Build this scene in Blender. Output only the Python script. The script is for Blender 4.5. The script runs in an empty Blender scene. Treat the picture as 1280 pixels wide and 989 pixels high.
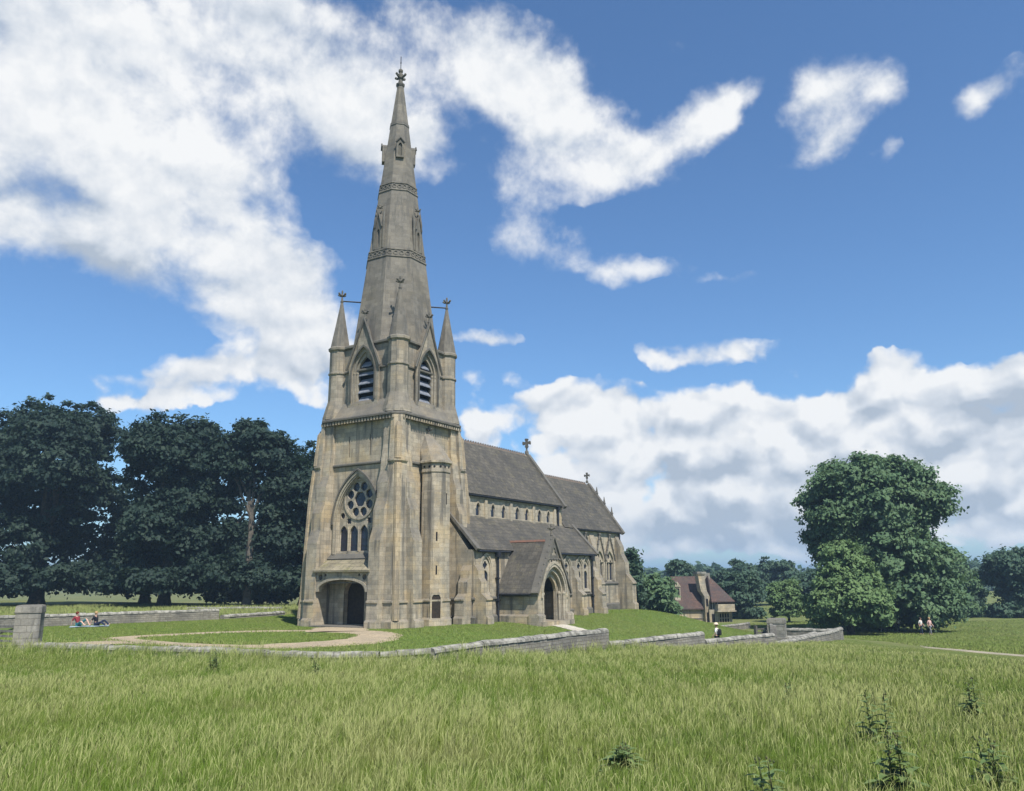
import bpy, bmesh, math, random
import numpy as np
from mathutils import Vector, Matrix, geometry

R = math.radians
scene = bpy.context.scene
col = scene.collection
random.seed(4)

# ------------------------------------------------------------------ camera
TH = R(31.85)                       # compass turn of the church axis
CX, CY, CZ = -9.15, 61.33, -3.25    # foot of the tower axis (the eye is the origin)
cam = bpy.data.cameras.new("camera")
cam.sensor_fit = 'HORIZONTAL'
cam.sensor_width = 36.0
cam.lens = 36.0 * 1021.8 / 1280.0
cam.clip_start = 0.1
cam.clip_end = 20000
cam_ob = bpy.data.objects.new("camera", cam)
col.objects.link(cam_ob)
cam_ob.matrix_world = (Matrix.Rotation(R(90 + 12.5), 4, 'X') @ Matrix.Rotation(R(-0.47), 4, 'Z'))
scene.camera = cam_ob

# ------------------------------------------------------------------ light
SUN_EL = R(56)
# sun a little west of the church's south side, high
sx = -0.5 * math.sin(TH) + 0.86 * math.cos(TH)
sy = -0.5 * math.cos(TH) - 0.86 * math.sin(TH)
SUN_AZ = math.atan2(sx, sy)         # clockwise from +Y
sun = bpy.data.lights.new("sun", 'SUN')
sun.energy = 4.0
sun.angle = R(0.6)
sun.color = (1.0, 0.94, 0.85)
sun_ob = bpy.data.objects.new("sun", sun)
col.objects.link(sun_ob)
sd = Vector((math.sin(SUN_AZ) * math.cos(SUN_EL), math.cos(SUN_AZ) * math.cos(SUN_EL), math.sin(SUN_EL)))
sun_ob.rotation_euler = (-sd).to_track_quat('-Z', 'Y').to_euler()
sun_ob.location = sd * 300

scene.view_settings.view_transform = 'Standard'
scene.view_settings.look = 'None'
scene.view_settings.exposure = 0.82
scene.view_settings.gamma = 1.0
scene.view_settings.use_curve_mapping = False
scene.render.engine = 'CYCLES'
scene.cycles.use_denoising = True
scene.cycles.max_bounces = 6
scene.cycles.transparent_max_bounces = 8
scene.cycles.volume_bounces = 0


# ------------------------------------------------------------------ node helper
class NT:
    def __init__(self, tree):
        self.t = tree
        self.n = tree.nodes
        self.l = tree.links

    def node(self, typ, props=None, **ins):
        nd = self.n.new(typ)
        for k, v in (props or {}).items():
            setattr(nd, k, v)
        for k, v in ins.items():
            key = int(k[1:]) if k[0] == 'i' and k[1:].isdigit() else k.replace('_', ' ')
            sock = nd.inputs[key]
            if isinstance(v, bpy.types.NodeSocket):
                self.l.new(v, sock)
            else:
                sock.default_value = v
        return nd

    def math(self, op, a, b=0.0, c=0.0, clamp=False):
        nd = self.node('ShaderNodeMath', dict(operation=op, use_clamp=clamp), i0=a, i1=b, i2=c)
        return nd.outputs[0]

    def vmath(self, op, a, b=(0, 0, 0)):
        nd = self.node('ShaderNodeVectorMath', dict(operation=op), i0=a, i1=b)
        return nd.outputs['Value'] if op in ('LENGTH', 'DOT_PRODUCT') else nd.outputs[0]

    def maprange(self, v, a, b, c, d, interp='SMOOTHSTEP'):
        nd = self.node('ShaderNodeMapRange', dict(interpolation_type=interp, clamp=True), i0=v, i1=a, i2=b, i3=c, i4=d)
        return nd.outputs[0]

    def mix(self, f, a, b, blend='MIX'):
        nd = self.n.new('ShaderNodeMix')
        nd.data_type = 'RGBA'
        nd.blend_type = blend
        for s, v in ((nd.inputs[0], f), (nd.inputs[6], a), (nd.inputs[7], b)):
            if isinstance(v, bpy.types.NodeSocket):
                self.l.new(v, s)
            else:
                s.default_value = v if not isinstance(v, tuple) or len(v) == 4 else (*v, 1)
        return nd.outputs[2]

    def noise(self, vec, scale, detail=4, rough=0.55, dist=0.0):
        nd = self.node('ShaderNodeTexNoise', None, Vector=vec, Scale=scale, Detail=detail, Roughness=rough, Distortion=dist)
        return nd.outputs[0]


# ------------------------------------------------------------------ sky with clouds
world = bpy.data.worlds.new("World")
scene.world = world
world.use_nodes = True
W = NT(world.node_tree)
W.n.clear()
SKY_STRENGTH = 0.10
sky = W.node('ShaderNodeTexSky', dict(sky_type='NISHITA', sun_disc=False, sun_elevation=SUN_EL,
                                      sun_rotation=SUN_AZ, altitude=100, air_density=1.0,
                                      dust_density=0.6, ozone_density=2.5))
tc = W.node('ShaderNodeTexCoord')
dirv = tc.outputs['Generated']
sep = W.node('ShaderNodeSeparateXYZ', None, Vector=dirv)
az = W.math('ARCTAN2', sep.outputs[0], sep.outputs[1])
el = W.math('ARCSINE', sep.outputs[2])
# domain warp so that the cloud edges are ragged
wn = W.node('ShaderNodeTexNoise', None, Vector=dirv, Scale=7.0, Detail=5.0, Roughness=0.6)
wv = W.node('ShaderNodeVectorMath', dict(operation='SUBTRACT'), i0=wn.outputs['Color'], i1=(0.5, 0.5, 0.5)).outputs[0]
wv = W.node('ShaderNodeVectorMath', dict(operation='MULTIPLY'), i0=wv, i1=(0.11, 0.09, 0.0)).outputs[0]
ae = W.node('ShaderNodeCombineXYZ', None, X=az, Y=el).outputs[0]
aew = W.vmath('ADD', ae, wv)
CLOUDS = [(-32.6, 31.3, 9.4, 4.5, 0, 1), (-25.5, 30.2, 9.3, 5.3, -20, 1), (-31.2, 24.3, 8.2, 5.0, 0, 1), (-23.4, 24.2, 8.1, 3.9, -25, 1),
 (-17.8, 20.6, 6.1, 2.9, -15, 0.7), (-28.9, 19.9, 6.3, 2.2, -5, 0.8), (-17.6, 34.4, 7.2, 3.6, -10, 0.9), (-12.1, 31.1, 6.7, 3.4, 5, 0.95),
 (-20.8, 37.5, 8.3, 2.5, 0, 0.7), (-2.9, 35.0, 6.9, 3.0, -15, 1), (3.3, 32.6, 5.3, 3.1, -20, 1), (0.1, 27.8, 3.7, 3.1, -20, 0.7),
 (-7.8, 28.9, 4.9, 2.5, 10, 0.75), (11.7, 28.8, 6.3, 2.0, 18, 0.95), (6.6, 29.1, 4.8, 2.5, 0, 0.8), (16.8, 30.4, 2.5, 1.2, 40, 0.8),
 (23.2, 30.3, 3.1, 2.1, 10, 0.75), (26.6, 29.9, 1.6, 1.3, 0, 0.65), (22.9, 27.5, 3.1, 1.2, 12, 0.7), (33.6, 28.2, 2.6, 1.2, 20, 0.95),
 (26.4, 26.3, 1.2, 0.7, 0, 0.5), (3.1, 23.0, 3.9, 1.5, -18, 0.6), (7.8, 20.9, 2.8, 1.1, -5, 0.65), (11.2, 20.8, 1.9, 0.8, 0, 0.45),
 (15.4, 20.0, 2.3, 0.6, 0, 0.55), (-2.3, 16.4, 2.2, 0.7, 0, 0.55), (-2.0, 13.5, 2.4, 0.7, 0, 0.6), (12.7, 34.6, 1.6, 0.7, 0, 0.45),
 (-20.5, 13.4, 6.9, 1.7, 10, 0.85), (-24.8, 11.7, 2.9, 0.7, 8, 0.7), (-14.8, 15.2, 4.4, 3.2, 0, 0.75), (-18.1, 17.6, 5.5, 2.1, -8, 0.7),
 (-2.9, 10.2, 2.3, 2.2, 0, 0.55), (11.5, 14.8, 2.2, 0.8, 0, 0.55), (15.3, 14.4, 4.0, 1.0, 4, 0.75), (26.0, 13.7, 1.8, 0.7, 0, 0.5),
 (20.0, 13.2, 1.5, 0.5, 0, 0.35), (4.5, 11.0, 4.2, 2.1, -5, 1), (9.0, 9.3, 7.0, 3.0, 0, 1), (17.2, 10.5, 5.1, 1.9, 3, 1),
 (14.3, 7.1, 7.6, 3.2, 0, 1), (22.1, 9.3, 5.6, 2.8, 10, 1), (26.5, 12.0, 2.7, 1.7, 0, 1), (28.3, 9.6, 6.2, 2.5, 0, 1),
 (31.4, 7.3, 5.4, 3.6, 0, 1), (31.9, 10.1, 2.8, 1.9, 0, 1), (6.6, 6.0, 3.3, 2.2, 0, 0.6), (14.1, 3.6, 8.5, 2.1, 0, 0.8),
 (29.8, 3.6, 5.1, 2.1, 0, 0.75), (19.6, 2.2, 8.7, 0.8, 0, 0.65), (34.4, 8.0, 4.4, 4.1, 0, 1), (19.3, 5.6, 9.3, 3.1, 0, 0.9),
 (3.2, 1.6, 15.8, 0.5, 0, 0.3),
 # the same kind of clouds round the rest of the sky
 (70, 20, 16, 7, 10, 0.9), (110, 32, 18, 8, -10, 0.9), (150, 18, 20, 7, 0, 0.9), (-80, 26, 18, 8, 10, 0.95), (-130, 20, 22, 8, 0, 0.9),
 (-105, 45, 20, 9, 0, 0.7), (90, 55, 24, 8, 0, 0.6), (-50, 12, 8, 4, 0, 0.8), (50, 11, 9, 4, 0, 0.9), (-160, 40, 18, 8, 0, 0.8)]
dens = 0.0
bright = 0.0
prev = None
for (a, e, ra, re, ro, w) in CLOUDS:
    # each step is made to wait for the one before, which keeps the shader's stack short
    src = aew if prev is None else W.node('ShaderNodeVectorMath', dict(operation='MULTIPLY_ADD'), i0=prev, i1=(1e-7, 1e-7, 0), i2=aew).outputs[0]
    mp = W.node('ShaderNodeMapping', dict(vector_type='TEXTURE'), Vector=src, Location=(R(a), R(e), 0),
                Rotation=(0, 0, R(ro)), Scale=(R(ra), R(re), 1))
    ln = W.vmath('LENGTH', mp.outputs[0])
    dens = W.math('ADD', W.maprange(ln, 0.0, 1.5, w, 0.0), dens)
    prev = dens
dens = W.math('MINIMUM', dens, 1.15)
# perspective-flattened cloud detail
den_z = W.math('ADD', W.math('MAXIMUM', sep.outputs[2], 0.0), 0.22)
pv = W.node('ShaderNodeCombineXYZ', None, X=W.math('DIVIDE', sep.outputs[0], den_z), Y=W.math('DIVIDE', sep.outputs[1], den_z), Z=W.math('MULTIPLY', el, 2.2)).outputs[0]
pq = W.node('ShaderNodeCombineXYZ', None, X=az, Y=W.math('MULTIPLY', el, 1.35), Z=W.math('MULTIPLY', W.math('SINE', az), 0.7)).outputs[0]
low = W.maprange(el, R(10), R(20), 1.0, 0.0)        # heaped cumulus near the horizon, softer cloud overhead


def cloud_noise(p):
    f = W.noise(p, 8.5, 9, 0.60, 0.1)
    v = W.node('ShaderNodeTexVoronoi', dict(feature='SMOOTH_F1', voronoi_dimensions='2D'), Vector=W.vmath('ADD', p, wv), Scale=13.0, Detail=2.0, Roughness=0.5, Smoothness=0.35).outputs['Distance']
    v = W.math('SUBTRACT', 0.92, v)
    k = W.math('MULTIPLY_ADD', low, 0.34, 0.12)
    return W.math('ADD', W.math('MULTIPLY', f, W.math('SUBTRACT', 1.0, k)), W.math('MULTIPLY', v, k))


n1 = cloud_noise(pq)
n2 = cloud_noise(W.vmath('ADD', pq, (0.010, 0.026, 0.0)))
nb = W.noise(dirv, 5.0, 3, 0.5)
amp = W.math('MULTIPLY_ADD', low, 0.2, 2.5)
cov = W.math('ADD', W.math('ADD', dens, W.math('MULTIPLY_ADD', low, 0.42, 0.16)), W.math('MULTIPLY', W.math('SUBTRACT', n1, 0.5), amp))
cov = W.math('MULTIPLY', cov, W.maprange(dens, 0.03, 0.16, 0.0, 1.0))
edge = W.math('MULTIPLY_ADD', low, -0.38, 0.92)
alpha = W.node('ShaderNodeMapRange', dict(interpolation_type='SMOOTHSTEP', clamp=True), i0=cov, i1=0.20, i2=W.math('ADD', edge, 0.20), i3=0.0, i4=1.0).outputs[0]
# grey undersides
SHADES = [(-32, 22.5, 5.5, 1.6, 0, .55), (-27, 19.6, 7, 1.5, -6, .45), (29.5, 8.2, 7, 1.5, 4, .65), (13.5, 6.9, 6, 1.3, 0, .5), (22, 6.4, 7, 1.2, 0, .5), (14, 3.4, 9, 1.7, 0, .75),
          (6.5, 8.6, 3.5, 1.1, -8, .35), (24, 10.0, 3, .8, 8, .35), (30, 3.4, 7, 1.4, 0, .6), (-14, 14, 4, 1, 0, .3), (4, 29.5, 4, 1, -15, .25), (-12, 28.5, 5, 1.2, 5, .25), (100, 24, 40, 3, 0, .5), (-110, 20, 40, 3, 0, .5)]
shade = 0.0
for (a, e, ra, re, ro, w) in SHADES:
    src = W.node('ShaderNodeVectorMath', dict(operation='MULTIPLY_ADD'), i0=prev, i1=(1e-7, 1e-7, 0), i2=aew).outputs[0]
    mp = W.node('ShaderNodeMapping', dict(vector_type='TEXTURE'), Vector=src, Location=(R(a), R(e), 0), Rotation=(0, 0, R(ro)), Scale=(R(ra), R(re), 1))
    shade = W.math('MAXIMUM', W.maprange(W.vmath('LENGTH', mp.outputs[0]), 0.1, 1.35, w, 0.0), shade)
    prev = shade
relief = W.math('MULTIPLY', W.math('SUBTRACT', n1, n2), 4.0)
lit = W.math('ADD', W.math('MULTIPLY', relief, W.math('MULTIPLY_ADD', low, 0.05, 0.55)), W.math('MULTIPLY_ADD', low, 0.08, 0.76))
lit = W.math('SUBTRACT', lit, W.math('MULTIPLY', shade, W.maprange(n1, 0.36, 0.70, 1.25, 0.55)))
lit = W.math('ADD', lit, W.math('MULTIPLY', W.math('SUBTRACT', nb, 0.5), 1.1), clamp=True)
ramp = W.node('ShaderNodeValToRGB', None, Fac=lit)
cr = ramp.color_ramp
cr.elements[0].position = 0.0
cr.elements[0].color = (0.45, 0.52, 0.62, 1)
cr.elements[1].position = 1.0
cr.elements[1].color = (0.93, 0.94, 0.95, 1)
m = cr.elements.new(0.5)
m.color = (0.68, 0.73, 0.80, 1)
gain = W.node('ShaderNodeVectorMath', dict(operation='SCALE'), i0=ramp.outputs[0], Scale=0.575 / SKY_STRENGTH)
# the air low down is paler
skyc = W.mix(0.0, sky.outputs[0], (1, 1, 1))
skyc = W.node('ShaderNodeMix', dict(data_type='RGBA', blend_type='MULTIPLY'), Factor=1.0)
W.l.new(sky.outputs[0], skyc.inputs[6])
skyc.inputs[7].default_value = (0.57, 0.75, 0.90, 1)
skyo = skyc.outputs[2]
cloudy = W.mix(alpha, skyo, gain.outputs[0])
bg = W.node('ShaderNodeBackground', None, Color=cloudy, Strength=SKY_STRENGTH)
wo = W.node('ShaderNodeOutputWorld', None, Surface=bg.outputs[0])
world.cycles.sampling_method = 'MANUAL'
world.cycles.sample_map_resolution = 512


# ------------------------------------------------------------------ materials
def new_mat(name):
    m = bpy.data.materials.new(name)
    m.use_nodes = True
    t = NT(m.node_tree)
    b = t.n['Principled BSDF']
    b.inputs['Specular IOR Level'].default_value = 0.25
    return m, t, b


def setin(t, b, name, v):
    if isinstance(v, bpy.types.NodeSocket):
        t.l.new(v, b.inputs[name])
    else:
        b.inputs[name].default_value = v if not isinstance(v, tuple) or len(v) == 4 else (*v, 1)


def wall_coords(t):
    """coordinates running along the wall face and up it, whatever way the face looks"""
    tcn = t.node('ShaderNodeTexCoord')
    p = t.node('ShaderNodeSeparateXYZ', None, Vector=tcn.outputs['Object'])
    n = t.node('ShaderNodeSeparateXYZ', None, Vector=tcn.outputs['Normal'])
    u = t.math('SUBTRACT', t.math('MULTIPLY', p.outputs[1], n.outputs[0]), t.math('MULTIPLY', p.outputs[0], n.outputs[1]))
    v = t.node('ShaderNodeCombineXYZ', None, X=u, Y=p.outputs[2])
    return tcn.outputs['Object'], v.outputs[0], n.outputs[2], p.outputs[2]


def stone_mat(name, light, dark, ochre, ochre_amt=0.5, soot=0.5, bw=0.62, rh=0.31, mortar=0.010, rough=0.92, bump=0.35):
    m, t, b = new_mat(name)
    obj, uv, nz, pz = wall_coords(t)
    br = t.node('ShaderNodeTexBrick', dict(offset=0.5, squash=1.0), Vector=uv, Color1=(1, 1, 1, 1), Color2=(0.55, 0.55, 0.55, 1),
                Mortar=(0.0, 0.0, 0.0, 1), Scale=1.0, Mortar_Size=mortar, Mortar_Smooth=0.3, Bias=0.0, Brick_Width=bw, Row_Height=rh)
    big = t.noise(obj, 0.42, 5, 0.6)
    mid = t.noise(obj, 1.7, 5, 0.62)
    fine = t.noise(obj, 14.0, 4, 0.6)
    st = t.node('ShaderNodeMapping', dict(vector_type='POINT'), Vector=obj, Scale=(2.3, 2.3, 0.16))
    streak = t.noise(st.outputs[0], 1.0, 5, 0.6)
    c = t.mix(t.maprange(t.math('ADD', t.math('MULTIPLY', big, 0.6), t.math('MULTIPLY', mid, 0.4)), 0.36, 0.64, 0, 1), light, dark)
    och = t.math('MULTIPLY', t.maprange(t.noise(t.vmath('ADD', obj, (7.3, 1.2, 4.0)), 0.55, 5, 0.65), 0.46, 0.66, 0, 1), ochre_amt)
    c = t.mix(och, c, ochre)
    blk = t.node('ShaderNodeSeparateColor', None, Color=br.outputs[0]).outputs[0]
    per = t.maprange(blk, 0.5, 1.0, 0.80, 1.12, 'LINEAR')
    c = t.mix(1.0, c, t.node('ShaderNodeCombineColor', None, Red=per, Green=per, Blue=per).outputs[0], 'MULTIPLY')
    # soot streaks and weathered upward ledges
    s1 = t.math('MULTIPLY', t.maprange(streak, 0.50, 0.66, 0, 1), soot)
    up = t.maprange(nz, 0.10, 0.4, 0.0, 0.55 * min(1.0, soot * 2))
    s1 = t.math('MAXIMUM', s1, up)
    c = t.mix(s1, c, (0.085, 0.083, 0.077))
    fs = t.maprange(fine, 0.3, 0.75, 0.82, 1.12, 'LINEAR')
    c = t.mix(1.0, c, t.node('ShaderNodeCombineColor', None, Red=fs, Green=fs, Blue=fs).outputs[0], 'MULTIPLY')
    c = t.mix(t.math('MULTIPLY', br.outputs['Fac'], 0.45), c, (0.16, 0.145, 0.115))
    setin(t, b, 'Base Color', c)
    b.inputs['Roughness'].default_value = rough
    h = t.math('ADD', t.math('MULTIPLY', br.outputs['Fac'], -0.6), t.math('ADD', t.math('MULTIPLY', fine, 0.5), t.math('MULTIPLY', mid, 0.5)))
    bp = t.node('ShaderNodeBump', None, Strength=bump, Distance=0.03, Height=h)
    t.l.new(bp.outputs[0], b.inputs['Normal'])
    return m


STONE = stone_mat('ashlar_stone', (0.420, 0.362, 0.270), (0.262, 0.236, 0.188), (0.455, 0.352, 0.205), 0.7, 0.72)
STONE_G = stone_mat('grey_ashlar_stone', (0.195, 0.179, 0.150), (0.131, 0.123, 0.106), (0.222, 0.192, 0.138), 0.35, 0.65)
STONE_M = stone_mat('weathered_ashlar_stone', (0.330, 0.292, 0.228), (0.205, 0.188, 0.155), (0.375, 0.300, 0.19), 0.5, 0.7)
STONE_Y = stone_mat('golden_stone', (0.399, 0.323, 0.212), (0.306, 0.255, 0.183), (0.425, 0.315, 0.170), 0.55, 0.4)
STONE_L = stone_mat('pale_dressed_stone', (0.430, 0.378, 0.288), (0.310, 0.280, 0.224), (0.447, 0.361, 0.224), 0.4, 0.38, bw=0.4, rh=0.3)
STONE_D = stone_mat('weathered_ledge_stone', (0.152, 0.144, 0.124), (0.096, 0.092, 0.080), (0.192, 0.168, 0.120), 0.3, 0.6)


def simple_mat(name, c1, c2, scale=3.0, rough=0.85, metal=0.0, bump=0.0, spec=0.25):
    m, t, b = new_mat(name)
    tcn = t.node('ShaderNodeTexCoord')
    n = t.noise(tcn.outputs['Object'], scale, 6, 0.62)
    setin(t, b, 'Base Color', t.mix(t.maprange(n, 0.35, 0.65, 0, 1), c1, c2))
    b.inputs['Roughness'].default_value = rough
    b.inputs['Metallic'].default_value = metal
    b.inputs['Specular IOR Level'].default_value = spec
    if bump:
        bp = t.node('ShaderNodeBump', None, Strength=bump, Distance=0.05, Height=n)
        t.l.new(bp.outputs[0], b.inputs['Normal'])
    return m


def roof_mat(name, c1, c2, c3, bw, rh, moss=(0.17, 0.15, 0.09), moss_amt=0.35):
    m, t, b = new_mat(name)
    obj, uv, nz, pz = wall_coords(t)
    br = t.node('ShaderNodeTexBrick', dict(offset=0.5), Vector=uv, Color1=(1, 1, 1, 1), Color2=(0.3, 0.3, 0.3, 1), Mortar=(0, 0, 0, 1),
                Scale=1.0, Mortar_Size=0.012, Mortar_Smooth=0.2, Bias=0.0, Brick_Width=bw, Row_Height=rh)
    blk = t.node('ShaderNodeSeparateColor', None, Color=br.outputs[0]).outputs[0]
    big = t.noise(obj, 0.5, 6, 0.65)
    fine = t.noise(obj, 6.0, 5, 0.65)
    c = t.mix(t.maprange(blk, 0.3, 1.0, 0, 1, 'LINEAR'), c1, c2)
    c = t.mix(t.maprange(big, 0.4, 0.65, 0, 0.8), c, c3)
    c = t.mix(t.math('MULTIPLY', t.maprange(t.noise(obj, 1.3, 7, 0.7), 0.5, 0.68, 0, 1), moss_amt), c, moss)
    fs = t.maprange(fine, 0.3, 0.7, 0.75, 1.2, 'LINEAR')
    c = t.mix(1.0, c, t.node('ShaderNodeCombineColor', None, Red=fs, Green=fs, Blue=fs).outputs[0], 'MULTIPLY')
    c = t.mix(t.math('MULTIPLY', br.outputs['Fac'], 0.6), c, (0.035, 0.033, 0.03))
    setin(t, b, 'Base Color', c)
    b.inputs['Roughness'].default_value = 0.8
    bp = t.node('ShaderNodeBump', None, Strength=0.5, Distance=0.03, Height=t.math('SUBTRACT', blk, br.outputs['Fac']))
    t.l.new(bp.outputs[0], b.inputs['Normal'])
    return m


SLATE = roof_mat('stone_slate_roof', (0.068, 0.064, 0.055), (0.108, 0.098, 0.081), (0.055, 0.053, 0.048), 0.42, 0.30)
TILE = roof_mat('red_clay_tile_roof', (0.072, 0.048, 0.043), (0.112, 0.066, 0.053), (0.060, 0.048, 0.048), 0.25, 0.16, (0.10, 0.085, 0.065), 0.5)
RIDGE = simple_mat('ridge_tile', (0.13, 0.11, 0.095), (0.18, 0.135, 0.10), 4)
RED_RIDGE = simple_mat('red_ridge_tile', (0.17, 0.085, 0.06), (0.12, 0.075, 0.058), 5)
IRON = simple_mat('black_iron', (0.018, 0.02, 0.026), (0.03, 0.033, 0.04), 6, 0.5, 0.0)
LEAD = simple_mat('lead_louvre', (0.13, 0.145, 0.175), (0.20, 0.215, 0.25), 3, 0.6)
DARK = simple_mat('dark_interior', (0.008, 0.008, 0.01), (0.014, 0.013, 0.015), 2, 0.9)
GLASS, _t, _b = new_mat('leaded_glass')
_tc = _t.node('ShaderNodeTexCoord')
_vo = _t.node('ShaderNodeTexVoronoi', None, Vector=_tc.outputs['Object'], Scale=6.0)
setin(_t, _b, 'Base Color', _t.mix(0.6, (0.010, 0.014, 0.026), _t.mix(0.25, (0.02, 0.028, 0.05), _vo.outputs['Color'], 'MULTIPLY')))
_b.inputs['Roughness'].default_value = 0.22
_b.inputs['Specular IOR Level'].default_value = 0.5
_bp = _t.node('ShaderNodeBump', None, Strength=0.35, Distance=0.03, Height=_vo.outputs['Distance'])
_t.l.new(_bp.outputs[0], _b.inputs['Normal'])
OAK = simple_mat('dark_oak', (0.022, 0.017, 0.014), (0.04, 0.03, 0.022), 5, 0.7)
GREYWOOD = simple_mat('weathered_oak', (0.20, 0.19, 0.17), (0.12, 0.115, 0.105), 6, 0.85, bump=0.4)
GATEWOOD = simple_mat('dark_gate_wood', (0.075, 0.07, 0.066), (0.12, 0.115, 0.105), 6, 0.85)
WHITE = simple_mat('white_render', (0.62, 0.60, 0.55), (0.5, 0.49, 0.46), 3)


# ------------------------------------------------------------------ mesh helper
class MB:
    def __init__(self):
        self.v = []
        self.f = []

    def add(self, vs, fs):
        o = len(self.v)
        self.v += [tuple(p) for p in vs]
        self.f += [tuple(i + o for i in f) for f in fs]

    def loft(self, rings, cap0=True, cap1=True):
        n = len(rings[0])
        vs = [p for r in rings for p in r]
        fs = []
        for k in range(len(rings) - 1):
            for i in range(n):
                j = (i + 1) % n
                fs.append((k * n + i, k * n + j, (k + 1) * n + j, (k + 1) * n + i))
        if cap0:
            fs.append(tuple(range(n))[::-1])
        if cap1:
            fs.append(tuple(range((len(rings) - 1) * n, len(rings) * n)))
        self.add(vs, fs)

    def box(self, a0, a1, b0, b1, z0, z1):
        self.loft([[(a0, b0, z), (a1, b0, z), (a1, b1, z), (a0, b1, z)] for z in (z0, z1)])

    def prism(self, poly, z0, z1):
        self.loft([[(x, y, z) for x, y in poly] for z in (z0, z1)])

    def panel(self, O, U, N, outline, holes=(), t=0.3):
        """flat slab with openings; O origin, U along, N outward normal (plan vectors), z up"""
        loops = [list(outline)] + [list(h) for h in holes]
        tris = geometry.tessellate_polygon([[Vector((a, b, 0)) for a, b in lp] for lp in loops])
        flat = [p for lp in loops for p in lp]
        nf = len(flat)
        P = lambda a, b, d: (O[0] + U[0] * a - N[0] * d, O[1] + U[1] * a - N[1] * d, b)
        vs = [P(a, b, 0) for a, b in flat] + [P(a, b, t) for a, b in flat]
        fs = []
        for tr in tris:
            fs.append(tuple(tr))
            fs.append(tuple(i + nf for i in reversed(tr)))
        k = 0
        for lp in loops:
            m_ = len(lp)
            for i in range(m_):
                j = (i + 1) % m_
                fs.append((k + i, k + j, nf + k + j, nf + k + i))
            k += m_
        self.add(vs, fs)

    def tube(self, pts, r, n=8, r1=None):
        pts = [Vector(p) for p in pts]
        rings = []
        for i, p in enumerate(pts):
            d = (pts[min(i + 1, len(pts) - 1)] - pts[max(i - 1, 0)]).normalized()
            a = d.orthogonal().normalized() if abs(d.z) > 0.9 else d.cross(Vector((0, 0, 1))).normalized()
            b = d.cross(a)
            rr = r if r1 is None else r + (r1 - r) * i / (len(pts) - 1)
            rings.append([p + a * (rr * math.cos(2 * math.pi * k / n)) + b * (rr * math.sin(2 * math.pi * k / n)) for k in range(n)])
        self.loft(rings)

    def ball(self, c, r, n=8, m=5, sz=1.0):
        rings = []
        for i in range(m + 1):
            t = math.pi * (i + 0.15) / (m + 0.3)
            rings.append([(c[0] + r * math.sin(t) * math.cos(2 * math.pi * k / n), c[1] + r * math.sin(t) * math.sin(2 * math.pi * k / n),
                           c[2] - r * sz * math.cos(t)) for k in range(n)])
        self.loft(rings)

    def quadslab(self, a, b, c, d, t):
        a, b, c, d = (Vector(p) for p in (a, b, c, d))
        n = (b - a).cross(d - a).normalized()
        if n.z < 0:
            n = -n
        self.loft([[a, b, c, d], [p + n * t for p in (a, b, c, d)]])

    def build(self, name, mat, parent=None, flip=True, smooth=False):
        me = bpy.data.meshes.new(name)
        vs = [(x, -y, z) for x, y, z in self.v] if flip else self.v
        me.from_pydata([tuple(v) for v in vs], [], self.f)
        bm = bmesh.new()
        bm.from_mesh(me)
        bmesh.ops.recalc_face_normals(bm, faces=bm.faces)
        bm.to_mesh(me)
        bm.free()
        me.materials.append(mat)
        if smooth:
            me.polygons.foreach_set('use_smooth', [True] * len(me.polygons))
        ob = bpy.data.objects.new(name, me)
        col.objects.link(ob)
        if parent is not None:
            ob.parent = parent
        return ob


def empty(name, label, cat, loc=(0, 0, 0), rz=0.0, group=None):
    o = bpy.data.objects.new(name, None)
    o.empty_display_size = 0.5
    col.objects.link(o)
    o.location = loc
    o.rotation_euler = (0, 0, rz)
    o['label'] = label
    o['category'] = cat
    if group:
        o['group'] = group
    return o


def tag(o, label, cat, group=None):
    o['label'] = label
    o['category'] = cat
    if group:
        o['group'] = group
    return o


def arch(c, z0, hw, zs, za, n=9):
    r = za - zs
    RR = (hw * hw + r * r) / (2 * hw)
    pts = [(c - hw, z0), (c + hw, z0)]
    t1 = math.atan2(r, RR - hw) if RR >= hw else math.pi - math.atan2(r, hw - RR)
    right = [(c + hw - RR + RR * math.cos(t1 * k / n), zs + RR * math.sin(t1 * k / n)) for k in range(n + 1)]
    pts += right
    pts += [(2 * c - x, z) for x, z in reversed(right[:-1])]
    return pts


def band(c, z0, hwo, zso, zao, hwi, zsi, zai, n=9):
    o = arch(c, z0, hwo, zso, zao, n)
    i = arch(c, z0, hwi, zsi, zai, n)
    return o[1:] + [o[0]] + [i[0]] + list(reversed(i[1:]))


def circle(cx, cz, r, n=12, ph=0.0):
    return [(cx + r * math.cos(ph + 2 * math.pi * k / n), cz + r * math.sin(ph + 2 * math.pi * k / n)) for k in range(n)]


def foil(cx, cz, r, k=4, n=7, ph=0.0):
    """k-lobed outline (outermost of k circles along each ray)"""
    pts = []
    d, q = r * 0.52, r * 0.48
    N_ = k * n
    for i in range(N_):
        t = ph + 2 * math.pi * i / N_
        best = 0.05 * r
        for j in range(k):
            a = t - (ph + 2 * math.pi * j / k)
            di = q * q - (d * math.sin(a)) ** 2
            if di > 0:
                best = max(best, d * math.cos(a) + math.sqrt(di))
        pts.append((cx + best * math.cos(t), cz + best * math.sin(t)))
    return pts


def ngon(e, s, r, n=8, ph=math.pi / 8):
    return [(e + r * math.cos(ph + 2 * math.pi * k / n), s + r * math.sin(ph + 2 * math.pi * k / n)) for k in range(n)]


def ringz(poly, z):
    return [(x, y, z) for x, y in poly]


def stack(mb, fn, levels):
    """fn(offset)-> plan polygon; levels = [(z, offset)]"""
    mb.loft([ringz(fn(o), z) for z, o in levels])


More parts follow.
